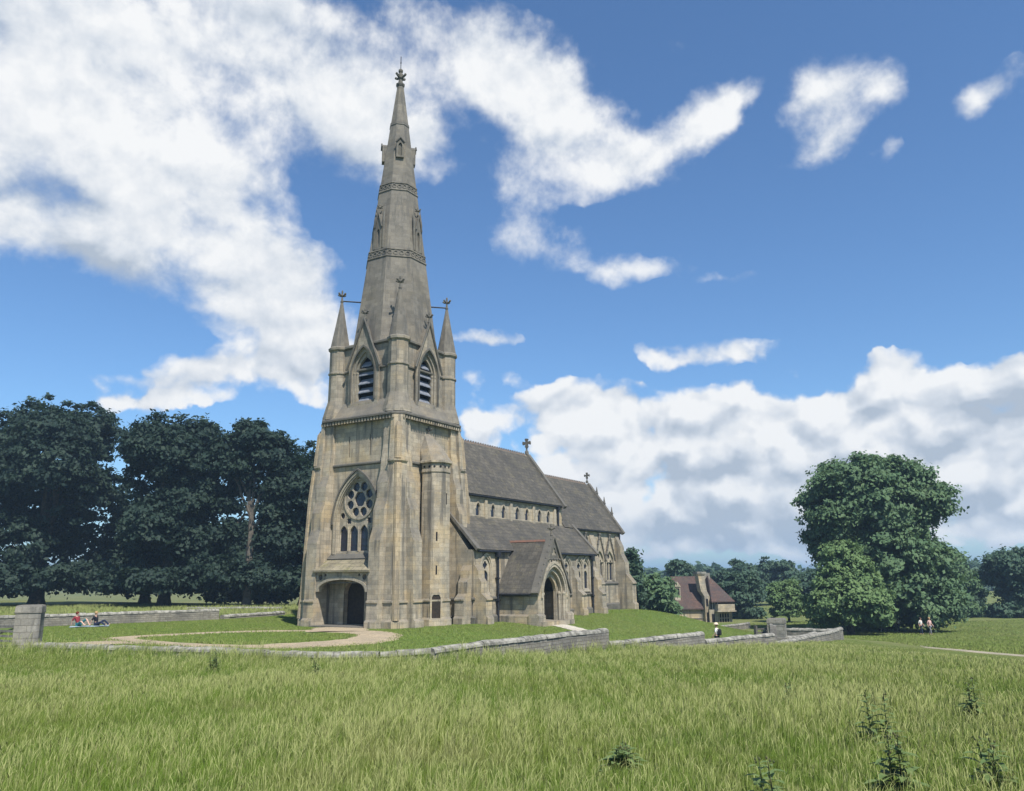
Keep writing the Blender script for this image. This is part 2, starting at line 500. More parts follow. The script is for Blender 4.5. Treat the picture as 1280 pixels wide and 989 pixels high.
def butt(mb, ax, c, wall, w, prof):
    """buttress against a wall plane: ax outward side, c along the wall, prof = [(z, projection)]"""
    poly = [(-0.25, prof[0][0])] + [(p, z) for z, p in prof] + [(-0.25, prof[-1][0])]
    rings = []
    for k in (c - w / 2, c + w / 2):
        r = []
        for p, z in poly:
            if ax == 'W': r.append((wall - p, k, z))
            elif ax == 'E': r.append((wall + p, k, z))
            elif ax == 'S': r.append((k, wall + p, z))
            else: r.append((k, wall - p, z))
        rings.append(r)
    mb.loft(rings)


def finial(mb, e, s, z, h):
    mb.loft([ringz(ngon(e, s, r * h), z + q * h) for q, r in ((0, .10), (.1, .13), (.16, .09), (.45, .055), (.5, .08), (.62, .08), (.75, .06), (.8, .075), (.95, .06), (1.0, .01))])
    for dx, dy in ((1, 0), (-1, 0), (0, 1), (0, -1)):
        mb.tube([(e + dx * .05 * h, s + dy * .05 * h, z + .55 * h), (e + dx * .2 * h, s + dy * .2 * h, z + .57 * h), (e + dx * .3 * h, s + dy * .3 * h, z + .66 * h)], .06 * h, 6)
        mb.ball((e + dx * .31 * h, s + dy * .31 * h, z + .66 * h), .085 * h, 6, 4)


def gable_cross(mb, e, s, z, h):
    mb.loft([ringz(ngon(e, s, r * h), z + q * h) for q, r in ((-.15, .16), (.08, .13), (.14, .07), (.3, .055), (.32, .09), (.37, .09))])
    O, U, N = (e - .07 * h, s), (0, 1), (-1, 0)
    c = z + .68 * h
    pl = []
    for k in range(4):
        a = k * math.pi / 2
        ca, sa = math.cos(a), math.sin(a)
        for x, y in ((.09, -.07), (.3, -.13), (.33, 0), (.3, .13), (.09, .07)):
            pl.append((h * (x * ca - y * sa), c + h * (x * sa + y * ca)))
    mb.panel(O, U, N, pl, [], .14 * h)
    mb.box(e - .06 * h, e + .06 * h, s - .05 * h, s + .05 * h, z + .3 * h, z + .5 * h)


# ------------------------------------------------------------------ ground shape
def sstep(a, b, x):
    t = np.clip((x - a) / (b - a), 0, 1)
    return t * t * (3 - 2 * t)


def ground(x, y):
    x = np.asarray(x, float)
    y = np.asarray(y, float)
    d = np.hypot(x, y)
    sl = -1.65 - 0.05 * d
    q = (sl + 6.6) / 0.35
    sl = -6.6 + 0.35 * (np.maximum(q, 0) + np.log1p(np.exp(-np.abs(q))))
    dx, dy = x - CX, y - CY
    e = dx * math.sin(TH) + dy * math.cos(TH)
    s = dx * math.cos(TH) - dy * math.sin(TH)
    w = (1 - sstep(6, 19.5, s)) * (1 - sstep(29, 50, e))
    z = sl * (1 - w) - 3.25 * w
    bump = 0.05 * np.sin(x * 0.31 + 1.3 * np.sin(y * 0.17)) * np.sin(y * 0.27 + x * 0.05)
    z = z - 0.42 * np.exp(-((x - 14.6) ** 2 + (y - 60.3) ** 2) / 22.0)
    return z + bump * (1 - w) * sstep(3, 12, d)


def gz(x, y):
    return float(ground(x, y))


def in_poly(px, py, poly):
    inside = np.zeros(px.shape, bool)
    n = len(poly)
    for i in range(n):
        x0, y0 = poly[i]
        x1, y1 = poly[(i + 1) % n]
        c = ((y0 > py) != (y1 > py)) & (px < (x1 - x0) * (py - y0) / (y1 - y0 + 1e-12) + x0)
        inside ^= c
    return inside


MEADOW = [(-90, -40), (-90, 30), (-40, 36), (-24, 39.2), (-17, 37.2), (-12.6, 36.0), (-9.6, 34.2), (-7.6, 33.3), (-5.3, 33.4), (-3.4, 34.0), (-1.4, 36.7),
          (.8, 39.4), (2.8, 42.5), (5, 44.9), (11.8, 52.4), (18.2, 58.5), (23, 65.3), (28.8, 73.7), (27.2, 62), (25.4, 52), (24.6, 44), (25.6, 38), (29, 28), (44, 10), (60, -40)]
ENCL = [(-23, 40), (-17, 37.9), (-12.7, 36.6), (-9.6, 34.7), (-7.6, 33.9), (-5.3, 34), (-3.4, 34.6), (-1.5, 37.2), (.7, 40), (2.7, 43), (4.8, 45.3), (11.7, 53), (18, 59.2),
        (22.8, 66), (28.5, 74.2), (24, 100), (30, 118), (10, 125), (-12, 96), (-20, 86), (-21, 76.5), (-24.5, 69.9), (-29.8, 65.3), (-34, 61.6), (-45, 53), (-40, 44)]
# ------------------------------------------------------------------ CHURCH
CH = empty('church', 'Gothic stone church with a tall octagonal spire over its west tower', 'church', (CX, CY, CZ), math.pi / 2 - TH)


KEEP_WHOLE = {'glass', 'carved_band', 'carved_gable_panel', 'window_mouldings', 'rose_moulding', 'nave', 'chancel', 'tower', 'porch_archway', 'ridge_crest', 'red_ridge_tiles', 'belfry'}


def pieces(mb, gap=0.30):
    """separate meshes for the clusters of a builder that do not touch"""
    n = len(mb.v)
    par = list(range(n))

    def find(i):
        while par[i] != i:
            par[i] = par[par[i]]
            i = par[i]
        return i
    for f in mb.f:
        r = find(f[0])
        for i in f[1:]:
            par[find(i)] = r
    isl = {}
    for i in range(n):
        isl.setdefault(find(i), []).append(i)
    boxes = []
    for r, ids in isl.items():
        p = np.array([mb.v[i] for i in ids])
        boxes.append([p.min(0), p.max(0), {r}])
    merged = True
    while merged:
        merged = False
        for i in range(len(boxes)):
            for j in range(i + 1, len(boxes)):
                if np.all(boxes[i][0] - gap <= boxes[j][1]) and np.all(boxes[j][0] - gap <= boxes[i][1]):
                    boxes[i] = [np.minimum(boxes[i][0], boxes[j][0]), np.maximum(boxes[i][1], boxes[j][1]), boxes[i][2] | boxes[j][2]]
                    del boxes[j]
                    merged = True
                    break
            if merged:
                break
    if len(boxes) == 1:
        return [mb]
    out = []
    for lo, hi, roots in boxes:
        q = MB()
        mp = {}
        for i in range(n):
            if find(i) in roots:
                mp[i] = len(q.v)
                q.v.append(mb.v[i])
        q.f = [tuple(mp[i] for i in f) for f in mb.f if f[0] in mp]
        out.append(q)
    return out


def P(mb, name, mat, parent=None, **k):
    if name in KEEP_WHOLE:
        return mb.build(name, mat, parent or CH, **k)
    first = None
    for q in pieces(mb, .03 if name == 'roundel' else .30):
        o = q.build(name, mat, parent or CH, **k)
        first = first or o
    return first


# ---- tower core
HW = 3.55
west_holes = [arch(0, 5.0, 2.0, 7.2, 10.5, 14), arch(0, 0.12, 0.95, 2.1, 3.15),
              [(-1.03, 11.8), (-0.93, 11.8), (-0.93, 13.3), (-1.03, 13.3)], [(0.95, 11.8), (1.05, 11.8), (1.05, 13.3), (0.95, 13.3)]]
WO, WU, WN = (-HW, 0), (0, 1), (-1, 0)          # west-facing wall frame
mb = MB()
mb.panel(WO, WU, WN, [(-HW, -0.6), (HW, -0.6), (HW, 14.5), (-HW, 14.5)], west_holes, 0.7)
mb.box(-HW + 0.71, HW, -HW, HW, -0.6, 14.5)
tower = P(mb, 'tower', STONE)
mb = MB()
for c in (-0.98, 1.0):
    mb.panel((-HW + 0.3, 0), WU, WN, [(c - .05, 11.75), (c + .05, 11.75), (c + .05, 13.35), (c - .05, 13.35)], [], .1)
P(mb, 'slit', DARK, tower)


def pier_poly(sgn_e, sgn_s, o, ch):
    pts = [(3.2, 3.2), (o, 3.2), (o, o - ch), (o - ch, o), (3.2, o)]
    return [(sgn_e * a, sgn_s * b) for a, b in pts]


# corner piers, buttresses
bprof = [(-0.6, 1.68), (0.42, 1.68), (0.56, 1.52), (1.6, 1.48), (1.63, 1.56), (1.74, 1.56), (1.80, 1.44), (5.7, 1.40), (6.6, 1.08), (7.8, 1.06), (8.6, 0.76),
         (9.7, 0.74), (10.5, 0.44), (11.15, 0.42), (12.4, 0.22), (14.3, 0.20)]
for se in (-1, 1):
    for ss_ in (-1, 1):
        mb = MB()
        lv = [(-0.6, 1.12), (0.42, 1.12), (0.56, 0.97), (1.6, 0.95), (1.63, 1.03), (1.74, 1.03), (1.80, .92), (9.0, .70), (11.0, .56), (11.14, .66), (11.26, .66), (11.3, .52), (14.5, .34)]
        mb.loft([ringz(pier_poly(se, ss_, HW + o, 0.42), z) for z, o in lv])
        pier = P(mb, 'corner_pier', STONE)
        # golden shaft set in the chamfer
        mb = MB()
        dsg = 1 / math.sqrt(2)
        shaft = []
        for z, o in ((.5, 1.0), (1.85, .92), (9.0, .70), (11.0, .56)):
            q = HW + o - 0.21
            shaft.append(ringz(ngon(se * q, ss_ * q, .26, 8), z))
        mb.loft(shaft)
        shaft = []
        for z, o in ((11.32, .52), (13.6, .385), (13.95, .33)):
            q = HW + o - 0.21
            shaft.append(ringz(ngon(se * q, ss_ * q, .26 if z < 13.8 else .12, 8), z))
        mb.loft(shaft)
        q = HW + .52 - 0.2
        P(mb, 'corner_shaft', STONE_Y, pier)
        mb = MB()
        butt(mb, 'W' if se < 0 else 'E', ss_ * 2.9, se * HW, 0.96, bprof)
        P(mb, 'buttress', STONE)
        mb = MB()
        butt(mb, 'N' if ss_ < 0 else 'S', se * 2.9, ss_ * HW, 0.96, bprof)
        P(mb, 'buttress', STONE)
# string courses on the tower faces
mb = MB()
for s0, s1 in ((-2.42, 2.42),):
    mb.loft([[(-HW - p, s, z) for s in (s0, s1)] + [(-HW + .1, s, z) for s in (s1, s0)] for p, z in ((0.02, 11.1), (.14, 11.18), (.14, 11.27), (.0, 11.36))])
    mb.loft([[(s, HW + p, z) for s in (s0, s1)] + [(s, HW - .1, z) for s in (s1, s0)] for p, z in ((0.02, 11.1), (.14, 11.18), (.14, 11.27), (.0, 11.36))])
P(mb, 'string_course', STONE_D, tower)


def cham_sq(o, ch):
    pts = [(o, -(o - ch)), (o, o - ch), (o - ch, o), (-(o - ch), o), (-o, o - ch), (-o, -(o - ch)), (-(o - ch), -o), (o - ch, -o)]
    return pts


mb = MB()
mb.loft([ringz(cham_sq(o, c), z) for z, o, c in ((14.28, 3.84, .5), (14.42, 3.90, .55), (14.5, 4.05, .7), (14.62, 4.05, .7), (14.74, 3.9, .6))])
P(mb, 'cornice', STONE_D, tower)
mb = MB()
for k in range(25):
    x = -3.4 + k * 6.8 / 24
    mb.box(-3.99, -3.7, x - .07, x + .07, 14.22, 14.44)
mb.build('corbel_table', STONE, tower)
mb = MB()
for k in range(25):
    x = -3.4 + k * 6.8 / 24
    mb.box(x - .07, x + .07, 3.7, 3.99, 14.22, 14.44)
mb.build('corbel_table', STONE, tower)

# ---- belfry stage
BH = 3.05
mb = MB()
mb.loft([ringz(cham_sq(o, c), z) for z, o, c in ((14.72, 3.88, .6), (15.9, BH + .13, .42))])
for O, U, N in (((-BH, 0), (0, 1), (-1, 0)), ((0, BH), (1, 0), (0, 1)), ((BH, 0), (0, -1), (1, 0)), ((0, -BH), (-1, 0), (0, -1))):
    mb.panel(O, U, N, [(-2.7, 15.5), (2.7, 15.5), (2.7, 20.2), (-2.7, 20.2)], [arch(0, 15.7, .9, 18.05, 19.6)], .35)
mb.box(-2.4, 2.4, -2.4, 2.4, 20.15, 20.3)
belfry = P(mb, 'belfry', STONE_M)
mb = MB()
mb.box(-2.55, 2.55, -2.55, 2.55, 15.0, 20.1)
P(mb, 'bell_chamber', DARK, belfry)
mb = MB()
mb.loft([ringz(cham_sq(BH + o, .42), z) for z, o in ((20.1, .02), (20.2, .2), (20.34, .2), (20.5, -.05))])
mb.loft([ringz(cham_sq(BH + o, .42), z) for z, o in ((18.25, .0), (18.3, .1), (18.4, .1), (18.46, .0))])
P(mb, 'string_course', STONE_D, belfry)
for nm, O, U, N in (('W', (-BH, 0), (0, 1), (-1, 0)), ('S', (0, BH), (1, 0), (0, 1)), ('E', (BH, 0), (0, -1), (1, 0)), ('N', (0, -BH), (-1, 0), (0, -1))):
    f = lambda d: (O[0] + N[0] * d, O[1] + N[1] * d)
    mb = MB()
    gab = [(-1.42, 15.0), (1.42, 15.0), (1.42, 18.7), (0.0, 22.05), (-1.42, 18.7)]
    mb.panel(f(.36), U, N, gab, [arch(0, 15.75, 1.12, 18.05, 20.0)], .14)
    mb.panel(f(.22), U, N, [(-1.3, 15.3), (1.3, 15.3), (1.3, 18.9), (0, 21.7), (-1.3, 18.9)], [arch(0, 15.75, .92, 18.05, 19.65)], .14)
    mb.panel(f(.08), U, N, [(-1.3, 15.4), (1.3, 15.4), (1.3, 18.9), (0, 21.7), (-1.3, 18.9)], [arch(0, 15.75, .76, 18.05, 19.3)], .2)
    # sloping sill
    a = f(.75); b = f(.2)
    mb.add([(a[0] + U[0] * k, a[1] + U[1] * k, 14.74) for k in (-1.12, 1.12)] + [(b[0] + U[0] * k, b[1] + U[1] * k, 15.95) for k in (1.12, -1.12)]
           + [(b[0] + U[0] * k, b[1] + U[1] * k, 14.74) for k in (-1.12, 1.12)], [(0, 1, 2, 3), (0, 3, 4), (1, 5, 2), (0, 4, 5, 1), (3, 2, 5, 4)])
    # little roof behind the gable running into the spire
    c = f(-1.3)
    q_ = f(-.12)
    fl = [(q_[0] + U[0] * k, q_[1] + U[1] * k, 19.95) for k in (-.86, .86)]
    bl = [(c[0] + U[0] * k, c[1] + U[1] * k, 19.95) for k in (-.86, .86)]
    mb.add([(q_[0], q_[1], 21.95), (c[0], c[1], 21.95), fl[0], fl[1], bl[0], bl[1]], [(0, 1, 4, 2), (0, 3, 5, 1), (2, 4, 5, 3), (1, 5, 4), (0, 2, 3)])
    win = P(mb, 'belfry_window', STONE_M)
    mb = MB()
    for sg in (-1, 1):
        A = Vector((f(.44)[0] + U[0] * sg * 1.62, f(.44)[1] + U[1] * sg * 1.62, 18.35))
        B = Vector((f(.44)[0], f(.44)[1], 22.18))
        mb.tube([A, B], .085, 6)
    finial(mb, f(.36)[0], f(.36)[1], 22.1, .95)
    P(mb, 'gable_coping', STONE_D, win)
    mb = MB()
    mb.panel(f(.45), U, N, band(0, 15.95, 1.22, 18.05, 20.16, 1.12, 18.05, 20.0), [], .1)
    P(mb, 'hood_mould', STONE_D, win)
    mb = MB()
    # colonnettes at the jambs
    for sg in (-1, 1):
        for k, d in ((1.02, .16), (.83, .02)):
            mb.tube([(f(d)[0] + U[0] * sg * k, f(d)[1] + U[1] * sg * k, z) for z in (15.8, 18.1)], .075, 8)
            mb.ball((f(d)[0] + U[0] * sg * k, f(d)[1] + U[1] * sg * k, 18.1), .12, 8, 4)
    P(mb, 'colonnette', STONE_L, win)
    for k in range(5):
        z = 15.9 + k * .66
        mb = MB()
        hw = .72 if z < 18 else .72 * (1 - (z - 18.0) / 1.5)
        lo, hi = f(.05), f(-.28)
        vs = []
        for (q, zz) in ((lo, z), (lo, z + .07), (hi, z + .47), (hi, z + .40)):
            vs += [(q[0] - U[0] * hw, q[1] - U[1] * hw, zz), (q[0] + U[0] * hw, q[1] + U[1] * hw, zz)]
        mb.add(vs, [(0, 1, 3, 2), (2, 3, 5, 4), (4, 5, 7, 6), (6, 7, 1, 0), (0, 2, 4, 6), (1, 7, 5, 3)])
        P(mb, 'louvre', LEAD, win)

# ---- corner pinnacles
for se in (-1, 1):
    for ss_ in (-1, 1):
        e0, s0 = se * 2.9, ss_ * 2.9
        mb = MB()
        lv = [(14.74, 1.12), (14.95, 1.10), (16.2, .76), (18.2, .74), (18.27, .82), (18.38, .82), (18.44, .74), (20.05, .74), (20.15, .86), (20.32, .88), (20.42, .78)]
        mb.loft([ringz(ngon(e0, s0, r, 10, 0.1), z) for z, r in lv])
        pin = P(mb, 'pinnacle', STONE_M)
        mb = MB()
        mb.loft([ringz(ngon(e0, s0, r, 8), z) for z, r in ((20.4, .78), (22.3, .42), (24.15, .09))])
        P(mb, 'cone_roof', STONE_G, pin)
        mb = MB()
        finial(mb, e0, s0, 24.1, 1.05)
        P(mb, 'finial', STONE_D, pin)
        mb = MB()
        q = 1.86
        mb.tube([(e0, s0, 24.25), (se * q, ss_ * q, 24.25)], .055, 6)
        P(mb, 'tie_bar', IRON, pin)

# ---- spire
def sr(z):
    return 3.38 - .1345 * (z - 20.4)


mb = MB()
zs = [20.2, 27.4, 27.46, 27.52, 28.0, 28.06, 28.1, 33.3, 33.36, 33.42, 33.95, 34.0, 34.06, 39.55, 39.6, 39.75, 39.8, 43.5]
of = [.02, .0, .0, .0, .0, .0, .0, .0, .0, .0, .0, .0, .0, .0, .0, .0, .0, .0]
mb.loft([ringz(ngon(0, 0, sr(z) + o), z) for z, o in zip(zs, of)])
spire = P(mb, 'spire', STONE_G)
for z0, z1 in ((27.45, 28.05), (33.36, 33.98)):
    mb = MB()
    for zz in (z0, z1):
        mb.loft([ringz(ngon(0, 0, sr(z) + o), z) for z, o in ((zz - .09, -.02), (zz - .05, .07), (zz + .05, .07), (zz + .09, -.02))])
    zm = (z0 + z1) / 2
    for k in range(8):
        a0 = math.pi / 8 + k * math.pi / 4
        a1 = a0 + math.pi / 4
        r = sr(zm)
        p0 = Vector((r * math.cos(a0), r * math.sin(a0), zm)); p1 = Vector((r * math.cos(a1), r * math.sin(a1), zm))
        L = (p1 - p0).length
        nn = max(2, round(L / .42))
        nrm = ((p0 + p1) / 2); nrm.z = 0; nrm.normalize()
        u = (p1 - p0).normalized()
        for j in range(nn):
            c = p0 + (p1 - p0) * ((j + .5) / nn)
            rr = min(.2, L / nn * .45)
            O = (c.x + nrm.x * .05, c.y + nrm.y * .05)
            mb.panel(O, (u.x, u.y), (nrm.x, nrm.y), circle(0, zm, rr, 8), [circle(0, zm, rr * .6, 6)], .09)
    P(mb, 'carved_band', STONE_G, spire)
mb = MB()
mb.loft([ringz(ngon(0, 0, sr(z) + o), z) for z, o in ((39.5, -.01), (39.56, .05), (39.78, .05), (39.84, -.01))])
P(mb, 'moulded_band', STONE_D, spire)
mb = MB()
mb.loft([ringz(ngon(0, 0, r), z) for z, r in ((43.4, .32), (43.55, .38), (43.65, .38), (43.75, .22), (44.1, .16), (44.2, .26), (44.55, .26), (44.7, .13), (44.85, .2), (45.0, .2), (45.12, .04))])
for a in range(4):
    c, s_ = math.cos(a * math.pi / 2), math.sin(a * math.pi / 2)
    mb.tube([(c * .1, s_ * .1, 44.35), (c * .34, s_ * .34, 44.3), (c * .5, s_ * .5, 44.40)], .10, 6)
    mb.ball((c * .5, s_ * .5, 44.42), .12, 6, 4)
P(mb, 'finial', STONE_D, spire)
mb = MB()
mb.tube([(0, 0, 45.0), (0, 0, 46.3)], .035, 6)
mb.ball((0, 0, 45.7), .07, 6, 4)
P(mb, 'lightning_rod', IRON, spire)


def lucarne(ang, z0, w, hb, hg, proud, nm='lucarne'):
    """narrow gabled opening standing on a spire face"""
    N = (math.cos(ang), math.sin(ang))
    U = (-N[1], N[0])
    ap = math.cos(math.pi / 8)
    d = sr(z0) * ap + proud
    O = (N[0] * d, N[1] * d)
    mb = MB()
    dd = d - sr(z0 + hb + hg) * ap + .1
    mb.panel(O, U, N, [(-w / 2, z0), (w / 2, z0), (w / 2, z0 + hb), (0, z0 + hb + hg), (-w / 2, z0 + hb)],
             [arch(0, z0 + .15, w * .24, z0 + hb * .75, z0 + hb * .75 + w * .42, 5)], dd)
    lu = P(mb, nm, STONE_G, spire)
    mb = MB()
    Oi = (N[0] * (d - .12), N[1] * (d - .12))
    mb.panel(Oi, U, N, [(-w * .27, z0 + .1), (w * .27, z0 + .1), (w * .27, z0 + hb + w * .1), (-w * .27, z0 + hb + w * .1)], [], .05)
    P(mb, 'niche_back', STONE_D, spire)
    mb = MB()
    Of = (O[0] + N[0] * .05, O[1] + N[1] * .05)
    for sg in (-1, 1):
        mb.tube([(Of[0] + U[0] * sg * w * .58, Of[1] + U[1] * sg * w * .58, z0 + hb - .08), (Of[0], Of[1], z0 + hb + hg + .06)], .06, 6)
    finial(mb, O[0] - N[0] * .1, O[1] - N[1] * .1, z0 + hb + hg, min(.8, hg * .7)) if hg > .5 else None
    P(mb, 'gable_coping', STONE_D, spire)


for k in range(4):
    lucarne(k * math.pi / 2, 28.15, .62, 1.9, 1.15, .05)
    a = k * math.pi / 2
    N = (math.cos(a), math.sin(a)); U = (-N[1], N[0])
    mb = MB()
    for sg in (-1, 1):
        d = sr(29) * math.cos(math.pi / 8) + .06
        x, y = N[0] * d + U[0] * sg * .43, N[1] * d + U[1] * sg * .43
        mb.loft([ringz(ngon(x, y, .12, 6), 28.2), ringz(ngon(x, y, .11, 6), 30.6), ringz(ngon(x - N[0] * .12, y - N[1] * .12, .01, 6), 31.9)])
    d = sr(31.5) * math.cos(math.pi / 8)
    mb.loft([ringz(ngon(N[0] * (d - .1), N[1] * (d - .1), .14, 6), 31.1), ringz(ngon(N[0] * (d - .22), N[1] * (d - .22), .1, 6), 32.5), ringz(ngon(N[0] * (d - .32), N[1] * (d - .32), .02, 6), 33.2)])
    P(mb, 'lucarne_pinnacle', STONE_D, spire)
    lucarne(k * math.pi / 2 + math.pi / 4, 36.3, .62, 1.35, .3, .2)

# ---- west window
def glazing(parent, O, U, N, outline, holes, d_tr, d_gl, t=.16):
    mb = MB()
    Ot = (O[0] - N[0] * d_tr, O[1] - N[1] * d_tr)
    mb.panel(Ot, U, N, outline, holes, t)
    P(mb, 'tracery', STONE_L, parent)
    mb = MB()
    Og = (O[0] - N[0] * d_gl, O[1] - N[1] * d_gl)
    mb.panel(Og, U, N, outline, [], .03)
    P(mb, 'glass', GLASS, parent)


mb = MB()
for hw, za, d, t in ((2.18, 10.76, .12, .14), (2.08, 10.62, .05, .1)):
    mb.panel((-HW - d, 0), WU, WN, band(0, 4.9, hw, 7.2, za, hw - .16, 7.2, za - .2, 14), [], t + .02)
mb.panel((-HW + .06, 0), WU, WN, band(0, 4.98, 2.02, 7.2, 10.52, 1.88, 7.2, 10.33, 14), [], .5)
ww = P(mb, 'west_window', STONE_L)
mb = MB()
mb.panel((-HW - .2, 0), WU, WN, band(0, 7.0, 2.3, 7.2, 10.92, 2.19, 7.2, 10.78, 14), [], .24)
P(mb, 'hood_mould', STONE_D, ww)
holes = []
for c in (-1.44, -.48, .48, 1.44):
    holes.append(arch(c, 5.12, .375, 6.3, 6.92, 6))
RC = 8.74
for k in range(8):
    a = k * math.pi / 4 + math.pi / 8
    holes.append(circle(.96 * math.cos(a), RC + .96 * math.sin(a), .325, 10))
holes.append(foil(0, RC, .55, 6, 5, 0))
for sg in (-1, 1):
    holes.append(foil(sg * .96, 7.22, .25, 4, 6, math.pi / 4))
    holes.append(circle(sg * 1.58, 7.62, .22, 10))
    holes.append([(sg * 1.54, 8.02), (sg * 1.66, 8.02), (sg * 1.59, 8.38)])
glazing(ww, (-HW, 0), WU, WN, arch(0, 5.0, 1.90, 7.2, 10.36, 14), holes, .22, .36, .16)
mb = MB()
mb.panel((-HW + .15, 0), WU, WN, circle(0, RC, 1.46, 28), [circle(0, RC, 1.34, 28)], .1)
for c in (-.96, 0, .96):
    mb.tube([(-HW + .20, c, z) for z in (5.1, 6.8)], .055, 6)
P(mb, 'rose_moulding', STONE_L, ww)
# sloping sill below the window
mb = MB()
mb.loft([[(-HW - a, s, z) for a, z in ((-.1, 4.5), (.35, 4.5), (.38, 4.58), (-.1, 5.02))] for s in (-2.4, 2.4)])
P(mb, 'window_sill', STONE_D, ww)

# ---- west porch between the buttresses
mb = MB()
hwp = 2.36


def segarch(hw, zs, r, n=16):
    return [(hw * math.cos(math.pi * k / n), zs + r * (math.sin(math.pi * k / n) ** .8)) for k in range(n + 1)]


sa = segarch(hwp, 2.35, .98)
outl = [(-2.43, 2.3), (-hwp, 2.3)] + list(reversed(sa)) + [(hwp, 2.3), (2.43, 2.3), (2.43, 3.7), (-2.43, 3.7)]
mb.panel((-4.86, 0), WU, WN, outl, [circle(-2.02, 3.32, .2), circle(2.02, 3.32, .2), circle(-1.55, 3.46, .1, 8), circle(1.55, 3.46, .1, 8)], .3)
porch_w = P(mb, 'west_porch', STONE)
mb = MB()
oa, ia = segarch(hwp, 2.35, .98), segarch(hwp - .2, 2.35, .8)
mb.panel((-4.93, 0), WU, WN, oa + list(reversed(ia)), [], .35)
P(mb, 'arch_ring', STONE_L, porch_w)
mb = MB()
mb.panel((-4.66, 0), WU, WN, [(-2.3, 3.0), (2.3, 3.0), (2.3, 3.65), (-2.3, 3.65)], [segarch(hwp - .25, 2.9, .42)], .05)
mb.box(-4.5, -HW - .02, -2.4, 2.4, 3.45, 3.7)
P(mb, 'soffit', STONE_G, porch_w)
mb = MB()
mb.loft([[(x, s, z) for x, z in ((-5.08, 3.66), (-5.08, 3.78), (-3.8, 4.56), (-HW + .05, 4.56), (-HW + .05, 3.66))] for s in (-2.6, 2.6)])
P(mb, 'porch_roof', roof_mat('mossy_stone_roof', (0.21, 0.185, 0.13), (0.26, 0.23, 0.16), (0.15, 0.135, 0.095), .5, .25, (0.13, 0.13, 0.05), .6), porch_w)
mb = MB()
mb.panel((-HW - .06, 0), WU, WN, band(0, 0.1, 1.3, 2.1, 3.55 - .25, .95, 2.1, 3.1), [], .1)
P(mb, 'doorway_moulding', STONE, porch_w)
mb = MB()
mb.panel((-HW + .35, 0), WU, WN, arch(0, 0.1, 1.0, 2.1, 3.2), [], .12)
door = P(mb, 'door', OAK, porch_w)
mb = MB()
mb.box(-5.5, -HW, -2.3, 2.3, -.4, 0.10)
mb.box(-5.95, -5.45, -2.0, 2.0, -.4, -0.02)
P(mb, 'step', STONE_G, porch_w)

# ---- stair turret
TE, TS = -.15, 4.3
mb = MB()
lv = [(-.6, 1.28), (.42, 1.28), (.56, 1.15), (1.6, 1.13), (1.64, 1.2), (1.75, 1.2), (1.8, 1.1), (9.2, 1.08), (9.25, 1.06), (10.55, 1.06), (10.6, 1.12), (10.7, 1.12), (10.75, 1.1), (11.2, 1.1), (11.26, 1.26), (11.4, 1.26), (11.48, 1.12)]
mb.loft([ringz(ngon(TE, TS, r), z) for z, r in lv])
turret = P(mb, 'stair_turret', STONE)
mb = MB()
mb.loft([ringz(ngon(TE + de, TS + ds, r), z) for z, r, de, ds in ((11.46, 1.16, 0, 0), (12.3, .92, 0, -.35), (13.5, .34, .0, -.92))])
P(mb, 'stone_cap', STONE, turret)
mb = MB()
finial(mb, TE, TS - .66, 13.35, .8)
P(mb, 'finial', STONE_D, turret)
mb = MB()
ap = 1.1 * math.cos(math.pi / 8)
for ang in range(8):
    a = ang * math.pi / 4
    N = (math.cos(a), math.sin(a)); U = (-N[1], N[0])
    for k in (-.22, .22):
        O = (TE + N[0] * (ap + .012), TS + N[1] * (ap + .012))
        mb.panel(O, U, N, circle(k, 10.97, .085, 8), [], .05)
P(mb, 'roundel', DARK, turret)
for ang, zz, h, w, off in ((135, 6.05, .62, .11, 0), (135, 3.75, .62, .11, 0), (90, 8.7, .8, .09, .0)):
    a = R(ang)
    N = (math.cos(a), math.sin(a)); U = (-N[1], N[0])
    O = (TE + N[0] * (1.09 * math.cos(math.pi / 8) + .006), TS + N[1] * (1.09 * math.cos(math.pi / 8) + .006))
    mb = MB()
    mb.panel(O, U, N, [(-w / 2, zz - h / 2), (w / 2, zz - h / 2), (w / 2, zz + h / 2), (-w / 2, zz + h / 2)], [], .06)
    P(mb, 'slit', DARK, turret)
a = R(135)
N = (math.cos(a), math.sin(a)); U = (-N[1], N[0])
dd = 1.15 * math.cos(math.pi / 8)
O = (TE + N[0] * (dd + .03), TS + N[1] * (dd + .03))
mb = MB()
mb.panel(O, U, N, [(-.30, .2), (.30, .2), (.30, 1.85), (.2, 2.02), (-.2, 2.02), (-.30, 1.85)], [], .2)
tdoor = P(mb, 'door', OAK, turret)
mb = MB()
mb.panel((O[0] + N[0] * .06, O[1] + N[1] * .06), U, N, [(-.42, .1), (-.30, .1), (-.30, 1.9), (-.2, 2.08), (.2, 2.08), (.30, 1.9), (.30, .1), (.42, .1), (.42, 1.98), (.26, 2.24), (-.26, 2.24), (-.42, 1.98)], [], .25)
P(mb, 'door_surround', STONE, tdoor)

